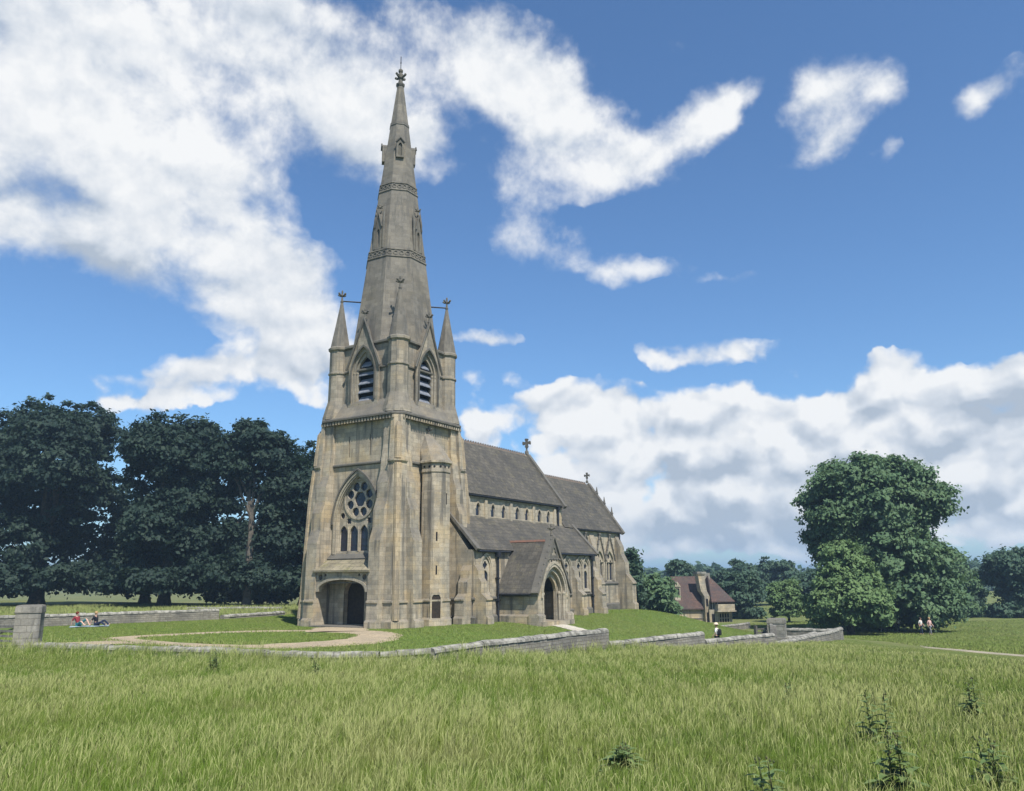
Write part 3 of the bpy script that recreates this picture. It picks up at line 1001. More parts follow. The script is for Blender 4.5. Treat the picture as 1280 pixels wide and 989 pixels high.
# ---- nave
NS, NE0, NE1 = 3.62, 3.4, 20.0
mb = MB()
gpoly = lambda e, hs, zt, zr: [(e, -hs, -.6), (e, hs, -.6), (e, hs, zt), (e, 0, zr), (e, -hs, zt)]
cw = [4.65, 6.25, 8.4, 10.0, 12.15, 13.75, 15.9, 17.5]
SO, SU, SN = (0, NS), (1, 0), (0, 1)
mb.panel(SO, SU, SN, [(NE0, 6.5), (NE1, 6.5), (NE1, 9.66), (NE0, 9.66)], [arch(c, 7.98, .24, 8.55, 8.98, 5) for c in cw], .4)
mb.loft([gpoly(NE0, NS - .41, 9.62, 14.3), gpoly(NE1, NS - .41, 9.62, 14.3)])
nave = P(mb, 'nave', STONE_L)
mb = MB()
mb.loft([gpoly(NE1 - .45, NS + .02, 9.75, 14.72), gpoly(NE1 + .02, NS + .02, 9.75, 14.72)])
P(mb, 'east_gable', STONE, nave)
mb = MB()
mb.panel((0, NS - .09), SU, SN, [(NE0 + .05, 7.6), (NE1 - .5, 7.6), (NE1 - .5, 9.3), (NE0, 9.3)], [], .05)
P(mb, 'glass', GLASS, nave)
mb = MB()
for c in cw:
    mb.panel((0, NS + .05), SU, SN, band(c, 8.5, .36, 8.55, 9.15, .26, 8.55, 9.0, 5), [], .07)
mb.box(NE0 + .3, NE1, NS - .02, NS + .07, 9.30, 9.42)
mb.box(NE0 + .3, NE1, NS - .02, NS + .10, 7.80, 7.92)
P(mb, 'window_mouldings', STONE_L, nave)
mb = MB()
for c in (3.9, 7.3, 11.08, 14.82, 18.6):
    butt(mb, 'S', c, NS, .34, [(7.0, .14), (9.25, .14), (9.45, .02)])
P(mb, 'pilaster', STONE_L, nave)
mb = MB()
butt(mb, 'S', 4.15, NS, .7, [(7.0, .5), (9.1, .5), (9.6, .28), (10.2, .25), (10.7, .02)])
P(mb, 'west_pier', STONE, nave)


def roof_pair(mb, e0, e1, hs, ze, zr, t=.14, both=True):
    mb.quadslab((e0, hs, ze), (e1, hs, ze), (e1, 0, zr), (e0, 0, zr), t)
    if both:
        mb.quadslab((e0, -hs, ze), (e1, -hs, ze), (e1, 0, zr), (e0, 0, zr), t)


mb = MB()
roof_pair(mb, NE0, NE1 - .2, NS + .2, 9.52, 14.48)
nroof = P(mb, 'nave_roof', SLATE)


def crest(e0, e1, z, mat, parent, name='ridge_crest', s=0.0, h=.24):
    mb = MB()
    n = int((e1 - e0) / .38)
    d = (e1 - e0) / n
    mb.loft([[(e, s - .13, z - .12), (e, s + .13, z - .12), (e, s + .06, z + .07), (e, s - .06, z + .07)] for e in (e0, e1)])
    for k in range(n):
        c = e0 + d * (k + .5)
        mb.panel((c, s + .045), (1, 0), (0, 1), [(-.15, z + .05), (.15, z + .05), (.15, z + .13), (.07, z + .14), (.06, z + h), (-.06, z + h), (-.07, z + .14), (-.15, z + .13)], [], .09)
    return P(mb, name, mat, parent)


crest(NE0, NE1 - .5, 14.60, RIDGE, nroof)
mb = MB()
mb.tube([(NE0 + .6, NS + .22, 9.50), (NE1 - .3, NS + .22, 9.50)], .085, 6)
P(mb, 'gutter', IRON, nroof)


def coping(e0, e1, hs, ze, zr, mat, parent, both=True, t=.34):
    mb = MB()
    mb.quadslab((e0, hs + .12, ze - .16), (e1, hs + .12, ze - .16), (e1, 0, zr), (e0, 0, zr), t)
    if both:
        mb.quadslab((e0, -hs - .12, ze - .16), (e1, -hs - .12, ze - .16), (e1, 0, zr), (e0, 0, zr), t)
    return P(mb, 'gable_coping', mat, parent)


coping(NE1 - .30, NE1 + .16, NS + .2, 9.52, 14.55, STONE_G, nroof)
mb = MB()
gable_cross(mb, NE1 - .05, 0, 14.95, 1.35)
P(mb, 'gable_cross', STONE_D, nroof)
mb = MB()
mb.tube([(NE1 - .9, NS + .16, 9.45), (NE1 - .9, NS + .16, 7.75)], .10, 6)
mb.box(NE1 - 1.06, NE1 - .74, NS + .05, NS + .33, 9.2, 9.45)
P(mb, 'drainpipe', IRON, nave)

# ---- chancel
CE0, CE1 = 20.2, 32.75
mb = MB()
chw = [(22.0, .0), (24.5, .0), (27.55, .0), (29.85, .0)]
lights = []
for c, _ in chw:
    for k in (-.42, .42):
        lights.append(arch(c + k, 2.85, .33, 4.25, 4.85, 6))
    lights.append(circle(c, 5.15, .26, 10))
mb.panel((0, NS), SU, SN, [(CE0, -.6), (CE1 - .3, -.6), (CE1 - .3, 7.75), (CE0, 7.75)], lights, .4)
mb.loft([gpoly(CE0, NS - .41, 7.7, 12.7), gpoly(CE1 - .3, NS - .41, 7.7, 12.7)])
mb.loft([gpoly(CE1 - .3, NS + .01, 7.85, 12.95), gpoly(CE1 + .02, NS + .01, 7.85, 12.95)])
chancel = P(mb, 'chancel', STONE_L)
mb = MB()
mb.panel((0, NS - .08), SU, SN, [(20.6, 2.7), (CE1 - 1, 2.7), (CE1 - 1, 5.6), (20.6, 5.6)], [], .05)
P(mb, 'glass', GLASS, chancel)
for c, _ in chw:
    mb = MB()
    mb.panel((0, NS + .16), SU, SN, band(c, 2.75, 1.0, 4.5, 5.95, .86, 4.5, 5.70, 8), [], .2)
    mb.panel((0, NS + .1), SU, SN, [(c - 1.05, 4.6), (c + 1.05, 4.6), (c, 7.05)], [arch(c, 4.64, .80, 4.75, 5.6, 6)], .12)
    for sg in (-1, 1):
        mb.tube([(c + sg * .95, NS + .16, z) for z in (2.8, 4.6)], .08, 6)
        mb.tube([(c + sg * .80, NS + .05, z) for z in (2.8, 4.3)], .05, 6)
    mb.tube([(c, NS + .03, z) for z in (2.8, 4.4)], .05, 6)
    win = P(mb, 'gabled_window', STONE_L, chancel)
    mb = MB()
    for sg in (-1, 1):
        mb.tube([(c + sg * 1.15, NS + .22, 4.75), (c, NS + .22, 7.25)], .085, 6)
        for k in range(1, 5):
            mb.ball((c + sg * 1.15 * (1 - k / 5), NS + .24, 4.85 + 2.5 * k / 5), .11, 6, 3)
    mb.ball((c, NS + .22, 7.3), .15, 6, 4)
    P(mb, 'window_gable_coping', STONE_D, chancel)
mb = MB()
mb.box(CE0, CE1 + .25, NS - .02, NS + .22, -.6, 2.44)
mb.box(CE1 - .5, CE1 + .25, -NS, NS - .03, -.6, 2.44)
P(mb, 'plinth_wall', STONE, chancel)
mb = MB()
mb.loft([[(CE0, NS + a, z), (CE1 + .3, NS + a, z)] + [(CE1 + .3, NS - .03, z), (CE0, NS - .03, z)] for z, a in ((2.42, .24), (2.47, .32), (2.56, .32), (2.72, .03))])
mb.loft([[(CE0, NS + a, z), (CE1 + .4, NS + a, z)] + [(CE1 + .4, NS - .03, z), (CE0, NS - .03, z)] for z, a in ((-.6, .42), (.5, .42), (.62, .23))])
P(mb, 'string_course', STONE_D, chancel)
cbp = [(-.6, 2.0), (.5, 2.0), (.62, 1.82), (2.42, 1.8), (2.46, 1.9), (2.56, 1.9), (3.5, 1.12), (4.6, 1.1), (5.5, .62), (6.2, .6), (7.3, .05)]
for c in (26.0, 31.9):
    mb = MB()
    butt(mb, 'S', c, NS, .95, cbp if c > 30 else [(z, p * .62) for z, p in cbp])
    P(mb, 'buttress', STONE, chancel)
mb = MB()
butt(mb, 'E', 2.9, CE1, .95, cbp)
butt(mb, 'E', -2.9, CE1, .95, cbp)
P(mb, 'buttress', STONE, chancel)
mb = MB()
roof_pair(mb, CE0 - .1, CE1 - .2, NS + .2, 7.62, 12.85)
croof = P(mb, 'chancel_roof', SLATE)
crest(CE0 + .2, CE1 - .5, 12.97, RIDGE, croof)
coping(CE1 - .3, CE1 + .16, NS + .2, 7.62, 12.92, STONE_G, croof)
mb = MB()
gable_cross(mb, CE1 - .05, 0, 13.3, 1.0)
P(mb, 'gable_cross', STONE_D, croof)
mb = MB()
for f_ in (.3, .52, .74):
    s = (NS + .2) * f_
    z = 13.2 + (7.8 - 12.92) * f_
    mb.loft([ringz(ngon(CE1 - .05, s, r, 6), z + q) for q, r in ((-.2, .16), (.25, .14), (.3, .19), (.4, .12), (1.0, .03))])
P(mb, 'spirelet', STONE_D, croof)
mb = MB()
mb.tube([(CE0 + 1.0, NS + .22, 7.60), (CE1 - .2, NS + .22, 7.60)], .085, 6)
mb.tube([(CE1 - .5, NS + .2, 7.6), (CE1 - .5, NS + .2, 6.3)], .09, 6)
P(mb, 'gutter', IRON, croof)

# ---- aisles (south one in view, north one mirrored)
AS, AE0, AE1 = 5.97, 2.3, 22.0
aw = [3.85, 15.15, 16.45, 18.75, 20.05]
mb = MB()
mb.panel((0, AS), SU, SN, [(AE0, -.6), (AE1, -.6), (AE1, 5.2), (AE0, 5.2)],
         [arch(c, 2.05, .53, 3.95, 4.68, 7) for c in aw] + [arch(8.0, 0, .9, 2.0, 3.0, 7)], .5)
for e0, e1 in ((AE0, AE0 + .5), (AE1 - .5, AE1)):
    mb.loft([[(e, NS - .1, -.6), (e, AS - .51, -.6), (e, AS - .51, 5.2), (e, NS - .1, 7.75)] for e in (e0, e1)])
aisle = P(mb, 'south_aisle', STONE)
mb = MB()
mb.loft([[(e, -NS + .1, -.6), (e, -AS, -.6), (e, -AS, 5.2), (e, -NS + .1, 7.7)] for e in (AE0, AE1)])
P(mb, 'north_aisle', STONE)
for c in aw:
    mb = MB()
    mb.panel((0, AS + .09), SU, SN, band(c, 2.05, .80, 3.95, 5.02, .66, 3.95, 4.86, 8), [], .12)
    mb.panel((0, AS + .04), SU, SN, band(c, 2.05, .66, 3.95, 4.86, .54, 3.95, 4.70, 8), [], .1)
    win = P(mb, 'window', STONE_L, aisle)
    tr = [arch(c, 2.2, .38, 3.25, 3.74, 6), foil(c, 4.10, .30, 4, 6, 0)]
    glazing(aisle, (0, AS), SU, SN, arch(c, 2.05, .525, 3.95, 4.675, 7), tr, .05, .12, .1)
    mb = MB()
    for sg in (-1, 1):
        mb.tube([(c + sg * .60, AS + .05, z) for z in (2.1, 3.95)], .05, 6)
    mb.loft([[(c - .7, AS + a, z), (c + .7, AS + a, z), (c + .7, AS - .2, z), (c - .7, AS - .2, z)] for z, a in ((1.9, .12), (1.98, .12), (2.2, -.04))])
    P(mb, 'jamb_shafts', STONE_L, aisle)
mb = MB()
for e0, e1 in ((AE0, 5.55), (10.45, AE1)):
    for prof in (((-.6, .2), (.42, .2), (.55, .03)), ((1.6, .02), (1.66, .12), (1.76, .12), (1.84, .0))):
        mb.loft([[(e0 + .02, AS + a, z), (e1, AS + a, z), (e1, AS - .1, z), (e0 + .02, AS - .1, z)] for z, a in prof])
for prof in (((-.6, .2), (.42, .2), (.55, .03)), ((1.6, .02), (1.66, .12), (1.76, .12), (1.84, .0))):
    mb.loft([[(AE0 - a, 4.0, z), (AE0 - a, AS + a, z), (AE0 + .1, AS + a, z), (AE0 + .1, 4.0, z)] for z, a in prof])
P(mb, 'string_course', STONE_D, aisle)
abp = [(-.6, 1.2), (.42, 1.2), (.56, 1.06), (1.6, 1.02), (1.64, 1.1), (1.74, 1.1), (2.1, .64), (2.9, .62), (3.2, .38), (3.7, .36), (4.1, .03)]
for ax, c, wall in (('W', 5.45, AE0), ('S', 2.75, AS), ('S', 17.6, AS), ('S', 21.55, AS), ('S', 13.9, AS)):
    mb = MB()
    butt(mb, ax, c, wall, .8, abp)
    P(mb, 'buttress', STONE, aisle)
mb = MB()
mb.quadslab((AE0 + .1, AS + .18, 5.14), (AE1 - .1, AS + .18, 5.14), (AE1 - .1, NS - .05, 7.78), (AE0 + .1, NS - .05, 7.78), .12)
mb.quadslab((AE0 + .1, -AS - .18, 5.14), (AE1 - .1, -AS - .18, 5.14), (AE1 - .1, -NS + .05, 7.78), (AE0 + .1, -NS + .05, 7.78), .12)
aroof = P(mb, 'aisle_roof', SLATE)
mb = MB()
for e in (AE0 - .08, AE1 - .3):
    mb.quadslab((e, AS + .28, 5.12), (e + .42, AS + .28, 5.12), (e + .42, NS - .05, 7.93), (e, NS - .05, 7.93), .2)
P(mb, 'gable_coping', STONE_G, aroof)
mb = MB()
mb.tube([(AE0 + .3, AS + .22, 5.10), (6.9, AS + .22, 5.10)], .085, 6)
mb.tube([(9.1, AS + .22, 5.10), (AE1 - .1, AS + .22, 5.10)], .085, 6)
mb.tube([(AE0 + .3, NS + .06, 7.86), (NE1 - .6, NS + .06, 7.86)], .05, 6)
P(mb, 'gutter', IRON, aroof)
for c in (5.25, 21.0):
    mb = MB()
    mb.tube([(c, AS + .2, 5.1), (c, AS + .2, -.3)], .085, 8)
    mb.box(c - .18, c + .18, AS + .05, AS + .36, 4.7, 5.06)
    for z in (1.5, 3.1):
        mb.box(c - .13, c + .13, AS - .05, AS + .31, z, z + .1)
    P(mb, 'drainpipe', IRON, aisle)

# ---- south porch
PE, PH, PF = 8.0, 2.42, 9.4
gab = lambda o: [(PE - PH, -.7), (PE + PH, -.7), (PE + PH, 2.1 + o), (PE, 6.0 + o), (PE - PH, 2.1 + o)]
mb = MB()
mb.panel((0, PF), SU, SN, gab(0), [arch(PE, .02, 1.72, 1.95, 4.05, 10)], .2)
mb.panel((0, PF - .2), SU, SN, gab(-.05), [arch(PE, .02, 1.42, 1.95, 3.68, 10)], .2)
mb.panel((0, PF - .4), SU, SN, gab(-.1), [arch(PE, .02, 1.02, 1.95, 3.25, 10)], .25)
for e0, e1 in ((PE - PH, PE - PH + .5), (PE + PH - .5, PE + PH)):
    mb.box(e0, e1, AS + .02, PF - .66, -.7, 2.1)
porch = P(mb, 'south_porch', STONE)
mb = MB()
mb.panel((0, PF + .1), SU, SN, band(PE, 1.7, 2.02, 1.95, 4.42, 1.84, 1.95, 4.2, 10), [], .14)
mb.panel((0, PF + .05), SU, SN, band(PE, .02, 1.84, 1.95, 4.2, 1.66, 1.95, 3.98, 10), [], .3)
mb.panel((0, PF - .15), SU, SN, band(PE, .02, 1.5, 1.95, 3.78, 1.38, 1.95, 3.63, 10), [], .2)
for sg in (-1, 1):
    for k, d in ((1.6, -.08), (1.25, -.28)):
        mb.tube([(PE + sg * k, PF + d, z) for z in (.05, 1.95)], .10, 8)
        mb.ball((PE + sg * k, PF + d, 1.98), .16, 8, 4)
P(mb, 'porch_archway', STONE_L, porch)
mb = MB()
niche = foil(PE, 5.02, .34, 3, 6, math.pi / 2)
mb.panel((0, PF + .06), SU, SN, [(PE - .75, 4.55), (PE + .75, 4.55), (PE, 5.95)], [niche], .1)
for k in range(5):
    mb.ball((PE - .8 + k * .4, PF + .07, 4.5), .1, 6, 4)
P(mb, 'carved_gable_panel', STONE_D, porch)
mb = MB()
for sg in (-1, 1):
    mb.quadslab((PE + sg * (PH + .12), PF - .5, 1.98), (PE + sg * (PH + .12), PF + .14, 1.98), (PE, PF + .14, 6.12), (PE, PF - .5, 6.12), .2)
    for k in range(1, 9):
        t = k / 9
        mb.ball((PE + sg * (PH + .12) * (1 - t), PF + .0, 2.3 + 4.14 * t), .10, 6, 4)
finial(mb, PE, PF - .15, 6.25, .95)
P(mb, 'gable_coping', STONE_G, porch)
mb = MB()
mb.loft([[(PE - PH - a, AS + .05, z), (PE - PH - a, PF + a, z), (PE + PH + a, PF + a, z), (PE + PH + a, AS + .05, z), (PE + PH - .2, AS + .05, z), (PE + PH - .2, PF - .2, z), (PE + 1.75, PF - .1, z), (PE + 1.75, PF - .25, z),
          (PE - 1.75, PF - .25, z), (PE - 1.75, PF - .1, z), (PE - PH + .2, PF - .2, z), (PE - PH + .2, AS + .05, z)] for z, a in ((-.7, .2), (.42, .2), (.55, .02))][:0] or
        [[(PE - PH - a, AS + .05, z), (PE - PH - a, PF - .7, z), (PE - PH + .1, PF - .7, z), (PE - PH + .1, AS + .05, z)] for z, a in ((-.7, .2), (.42, .2), (.55, .02))])
for sg in (-1, 1):
    for z0, z1 in ((-.7, .46),):
        c = PE + sg * 2.2
        mb.loft([[(c - .5, PF + a, z), (c + .5, PF + a, z), (c + .5, PF - .68, z), (c - .5, PF - .68, z)] for z, a in ((z0, .2), (z1, .2), (z1 + .14, .03))])
P(mb, 'plinth', STONE, porch)
mb = MB()
for e in (PE - PH,):
    mb.box(e - .08, e + .1, AS + .3, PF - .1, 1.82, 1.95)
P(mb, 'wall_string', STONE_D, porch)
mb = MB()
mb.box(PE - PH, PE + PH, AS, PF + .4, -.5, 0.03)
P(mb, 'threshold', STONE, porch)
mb = MB()
mb.panel((0, AS - .12), SU, SN, arch(PE, 0.04, .95, 2.0, 3.05), [], .1)
P(mb, 'inner_door', OAK, porch)
mb = MB()
for sg in (-1, 1):
    mb.quadslab((PE + sg * (PH + .25), 5.2, 1.98), (PE + sg * (PH + .25), PF - .45, 1.98), (PE, PF - .45, 5.80), (PE, 4.9, 5.80), .12)
pr = P(mb, 'porch_roof', SLATE, porch)
mb = MB()
n = 12
for k in range(n):
    s0 = 5.25 + k * (PF - .5 - 5.25) / n
    s1 = s0 + (PF - .5 - 5.25) / n - .02
    mb.loft([[(PE - .16, s, 5.86), (PE, s, 6.02), (PE + .16, s, 5.86), (PE, s, 5.9)] for s in (s0, s1)])
P(mb, 'red_ridge_tiles', RED_RIDGE, porch)
mb = MB()
mb.tube([(PE - PH - .3, AS + .15, 1.98), (PE - PH - .3, PF - .5, 1.98)], .09, 6)
P(mb, 'gutter', IRON, porch)

# ------------------------------------------------------------------ GROUND
def raw_mesh(name, verts, quads=None, tris=None, mat=None, attrs=None, smooth=False):
    """fast mesh from numpy arrays"""
    me = bpy.data.meshes.new(name)
    me.vertices.add(len(verts))
    me.vertices.foreach_set('co', np.asarray(verts, np.float32).ravel())
    nq = 0 if quads is None else len(quads)
    nt_ = 0 if tris is None else len(tris)
    idx = []
    if nq: idx.append(np.asarray(quads, np.int32).ravel())
    if nt_: idx.append(np.asarray(tris, np.int32).ravel())
    idx = np.concatenate(idx)
    me.loops.add(len(idx))
    me.loops.foreach_set('vertex_index', idx)
    me.polygons.add(nq + nt_)
    st = np.concatenate([np.arange(nq) * 4, nq * 4 + np.arange(nt_) * 3]).astype(np.int32)
    me.polygons.foreach_set('loop_start', st)
    if smooth:
        me.polygons.foreach_set('use_smooth', np.ones(nq + nt_, bool))
    for k, v in (attrs or {}).items():
        a = me.attributes.new(k, 'FLOAT', 'POINT')
        a.data.foreach_set('value', np.asarray(v, np.float32))
    me.update(calc_edges=True)
    me.validate()
    if mat:
        me.materials.append(mat)
    ob = bpy.data.objects.new(name, me)
    col.objects.link(ob)
    return ob


def dist_poly(px, py, poly):
    d = np.full(px.shape, 1e9)
    n = len(poly)
    for i in range(n):
        x0, y0 = poly[i]
        x1, y1 = poly[(i + 1) % n]
        vx, vy = x1 - x0, y1 - y0
        t = np.clip(((px - x0) * vx + (py - y0) * vy) / (vx * vx + vy * vy + 1e-9), 0, 1)
        d = np.minimum(d, np.hypot(px - x0 - t * vx, py - y0 - t * vy))
    return d


def axis_pts(lo, hi, fine_lo, fine_hi, step):
    a = list(np.arange(fine_lo, fine_hi + 1e-6, step))
    q, s = fine_hi, step
    while q < hi:
        s *= 1.22
        q += s
        a.append(q)
    q, s = fine_lo, step
    while q > lo:
        s *= 1.22
        q -= s
        a.insert(0, q)
    return np.array(a)


gx = axis_pts(-6000, 6000, -70, 75, 0.6)
gy_ = axis_pts(-300, 7000, -8, 130, 0.6)
GX, GY = np.meshgrid(gx, gy_, indexing='xy')
fx, fy = GX.ravel(), GY.ravel()
gv = np.stack([fx, fy, ground(fx, fy)], 1)
nx_, ny_ = len(gx), len(gy_)
ii = (np.arange(ny_ - 1)[:, None] * nx_ + np.arange(nx_ - 1)[None, :]).ravel()
gq = np.stack([ii, ii + 1, ii + nx_ + 1, ii + nx_], 1)
ins = in_poly(fx, fy, ENCL)
sd_ = dist_poly(fx, fy, ENCL) * np.where(ins, 1, -1)
lawn = np.clip(sd_ / 0.8 + 0.5, 0, 1)
insm = in_poly(fx, fy, MEADOW)
sdm = dist_poly(fx, fy, MEADOW) * np.where(insm, 1, -1)
mead = np.clip(sdm / 0.8 + 0.5, 0, 1)
# pasture right of the track is cropped short too
right = sstep(16, 34, fx + (fy - 60) * 0.0) * sstep(20, 60, fy)

m, t, b = new_mat('park_grass')
tcn = t.node('ShaderNodeTexCoord')
po = tcn.outputs['Object']
al = t.node('ShaderNodeAttribute', dict(attribute_name='lawn')).outputs['Fac']
am = t.node('ShaderNodeAttribute', dict(attribute_name='meadow')).outputs['Fac']
ar = t.node('ShaderNodeAttribute', dict(attribute_name='pasture')).outputs['Fac']
n_b = t.noise(po, 0.12, 6, 0.62)
n_m = t.noise(po, 0.9, 6, 0.65)
n_f = t.noise(po, 22.0, 4, 0.7)
field = t.mix(t.maprange(n_b, 0.38, 0.62, 0, 1), (0.145, 0.150, 0.052), (0.105, 0.125, 0.038))
field = t.mix(t.maprange(n_m, 0.45, 0.7, 0, 0.6), field, (0.17, 0.16, 0.07))
past = t.mix(t.maprange(n_b, 0.38, 0.62, 0, 1), (0.115, 0.145, 0.045), (0.145, 0.16, 0.06))
past = t.mix(t.maprange(n_m, 0.45, 0.7, 0, 0.5), past, (0.09, 0.12, 0.035))
law = t.mix(t.maprange(n_m, 0.36, 0.64, 0, 1), (0.086, 0.138, 0.030), (0.116, 0.162, 0.042))
law = t.mix(t.maprange(n_b, 0.42, 0.62, 0, 0.6), law, (0.108, 0.130, 0.040))
n_c = t.noise(po, 3.2, 5, 0.7)
law = t.mix(t.maprange(n_c, 0.55, 0.72, 0, 0.6), law, (0.062, 0.10, 0.024))
law = t.mix(t.maprange(t.noise(po, 9.0, 3, 0.6), 0.62, 0.75, 0, 0.4), law, (0.14, 0.155, 0.07))
soil = t.mix(t.maprange(n_m, 0.36, 0.64, 0, 1), (0.09, 0.13, 0.03), (0.12, 0.14, 0.04))
c = t.mix(ar, field, past)
c = t.mix(al, c, law)
c = t.mix(am, c, soil)
fs = t.maprange(n_f, 0.3, 0.7, 0.72, 1.25, 'LINEAR')
c = t.mix(1.0, c, t.node('ShaderNodeCombineColor', None, Red=fs, Green=fs, Blue=fs).outputs[0], 'MULTIPLY')
setin(t, b, 'Base Color', c)
b.inputs['Roughness'].default_value = 0.95
b.inputs['Specular IOR Level'].default_value = 0.1
bp = t.node('ShaderNodeBump', None, Strength=0.7, Distance=0.06, Height=t.math('ADD', n_f, t.math('MULTIPLY', n_m, 1.5)))
t.l.new(bp.outputs[0], b.inputs['Normal'])
gr = raw_mesh('ground', gv, quads=gq, mat=m, attrs=dict(lawn=lawn, meadow=mead, pasture=right), smooth=True)
gr['kind'] = 'structure'


def ribbon(name, pts, width, mat, lift=0.02, closed=False, n_sub=6):
    """a path laid over the ground"""
    P0 = [np.array(p, float) for p in pts]
    n = len(P0)
    out = []
    rng_i = range(n if closed else n - 1)
    for i in rng_i:
        a = P0[(i - 1) % n] if closed or i > 0 else P0[i]
        b_, c_ = P0[i], P0[(i + 1) % n]
        d_ = P0[(i + 2) % n] if closed or i + 2 < n else P0[(i + 1) % n]
        for k in range(n_sub):
            q = k / n_sub
            out.append(0.5 * ((2 * b_) + (-a + c_) * q + (2 * a - 5 * b_ + 4 * c_ - d_) * q * q + (-a + 3 * b_ - 3 * c_ + d_) * q ** 3))
    if not closed:
        out.append(P0[-1])
    m_ = len(out)
    vs = []
    K = 5
    for i, p in enumerate(out):
        a = out[(i - 1) % m_] if closed or i > 0 else out[i]
        b_ = out[(i + 1) % m_] if closed or i < m_ - 1 else out[i]
        d = b_ - a
        d /= np.hypot(*d) + 1e-9
        nn = np.array([-d[1], d[0]])
        w = (width(i / m_) if callable(width) else width) * (1 + .08 * math.sin(i * 1.7))
        for k in range(K):
            q = p + nn * w * (k / (K - 1) - .5)
            vs.append((q[0], q[1], gz(q[0], q[1]) + lift - (0.03 if k in (0, K - 1) else 0)))
    qs = []
    for i in range(m_ if closed else m_ - 1):
        j = (i + 1) % m_
        for k in range(K - 1):
            qs.append((i * K + k, j * K + k, j * K + k + 1, i * K + k + 1))
    o = raw_mesh(name, np.array(vs), quads=np.array(qs), mat=mat, smooth=True)
    o['kind'] = 'structure'
    return o


def gravel_mat(name, c1, c2):
    m, t, b = new_mat(name)
    tcn = t.node('ShaderNodeTexCoord')
    n1_ = t.noise(tcn.outputs['Object'], 0.8, 6, 0.65)
    vo = t.node('ShaderNodeTexVoronoi', None, Vector=tcn.outputs['Object'], Scale=28.0)
    sp = t.node('ShaderNodeSeparateColor', None, Color=vo.outputs['Color']).outputs[0]
    c = t.mix(t.maprange(n1_, 0.35, 0.65, 0, 1), c1, c2)
    f = t.maprange(sp, 0, 1, 0.7, 1.25, 'LINEAR')
    c = t.mix(1.0, c, t.node('ShaderNodeCombineColor', None, Red=f, Green=f, Blue=f).outputs[0], 'MULTIPLY')
    setin(t, b, 'Base Color', c)
    b.inputs['Roughness'].default_value = 0.95
    bp = t.node('ShaderNodeBump', None, Strength=0.5, Distance=0.03, Height=vo.outputs['Distance'])
    t.l.new(bp.outputs[0], b.inputs['Normal'])
    return m


GRAVEL = gravel_mat('buff_gravel', (0.36, 0.29, 0.195), (0.28, 0.235, 0.165))
TRACK = gravel_mat('dusty_track', (0.33, 0.29, 0.22), (0.24, 0.22, 0.16))
RINGP = [(-22.6, 48.6), (-20.2, 51.6), (-17.2, 53.5), (-13.3, 53.9), (-10.3, 53.1), (-8.0, 50.3), (-8.1, 46.6), (-10.0, 43.9), (-12.6, 42.2), (-15.6, 42.8), (-19.4, 45.2)]
ribbon('gravel_path', RINGP, lambda q: 1.7 if q < .32 or q > .72 else 2.6, GRAVEL, 0.03, True)
ribbon('gravel_path', [(-19.5, 45.5), (-22.8, 44.5), (-27, 42.3), (-33, 38.5)], 2.6, GRAVEL, 0.055)
ribbon('gravel_path', [(-10.9, 52.4), (-11.2, 54.5), (-11.6, 56.8)], 3.6, GRAVEL, 0.06)


def cpt(e, s):
    return (CX + e * math.sin(TH) + s * math.cos(TH), CY + e * math.cos(TH) - s * math.sin(TH))


ribbon('stone_path', [cpt(8.0, 9.75), cpt(7.9, 10.6), cpt(7.6, 11.6), cpt(7.2, 12.4)], 2.0, gravel_mat('pale_paving', (0.46, 0.43, 0.36), (0.38, 0.35, 0.29)), 0.05)
ribbon('dirt_track', [(29.4, 62), (27.5, 55), (26.8, 48), (27.4, 40), (30, 30), (36, 18)], lambda q: .25 + 1.5 * min(1, q * 2.2), TRACK, 0.03)

# ------------------------------------------------------------------ BOUNDARY WALLS
WALLST = stone_mat('drystone_walling', (0.26, 0.245, 0.21), (0.14, 0.135, 0.122), (0.30, 0.27, 0.20), 0.3, 0.35, bw=.42, rh=.16, mortar=.022, bump=1.0)
COPE = simple_mat('lichened_coping', (0.31, 0.30, 0.262), (0.125, 0.122, 0.106), 3.0, 0.95, bump=.8)
PIERST = stone_mat('lichened_pier_stone', (0.30, 0.285, 0.245), (0.17, 0.165, 0.15), (0.30, 0.27, 0.2), 0.3, 0.55, bw=.55, rh=.3, mortar=.014, bump=.8)


def resample(pts, step):
    out = [np.array(pts[0], float)]
    for a, b_ in zip(pts[:-1], pts[1:]):
        a, b_ = np.array(a, float), np.array(b_, float)
        L = np.linalg.norm(b_[:2] - a[:2])
        k = max(1, round(L / step))
        for i in range(1, k + 1):
            out.append(a + (b_ - a) * i / k)
    return out


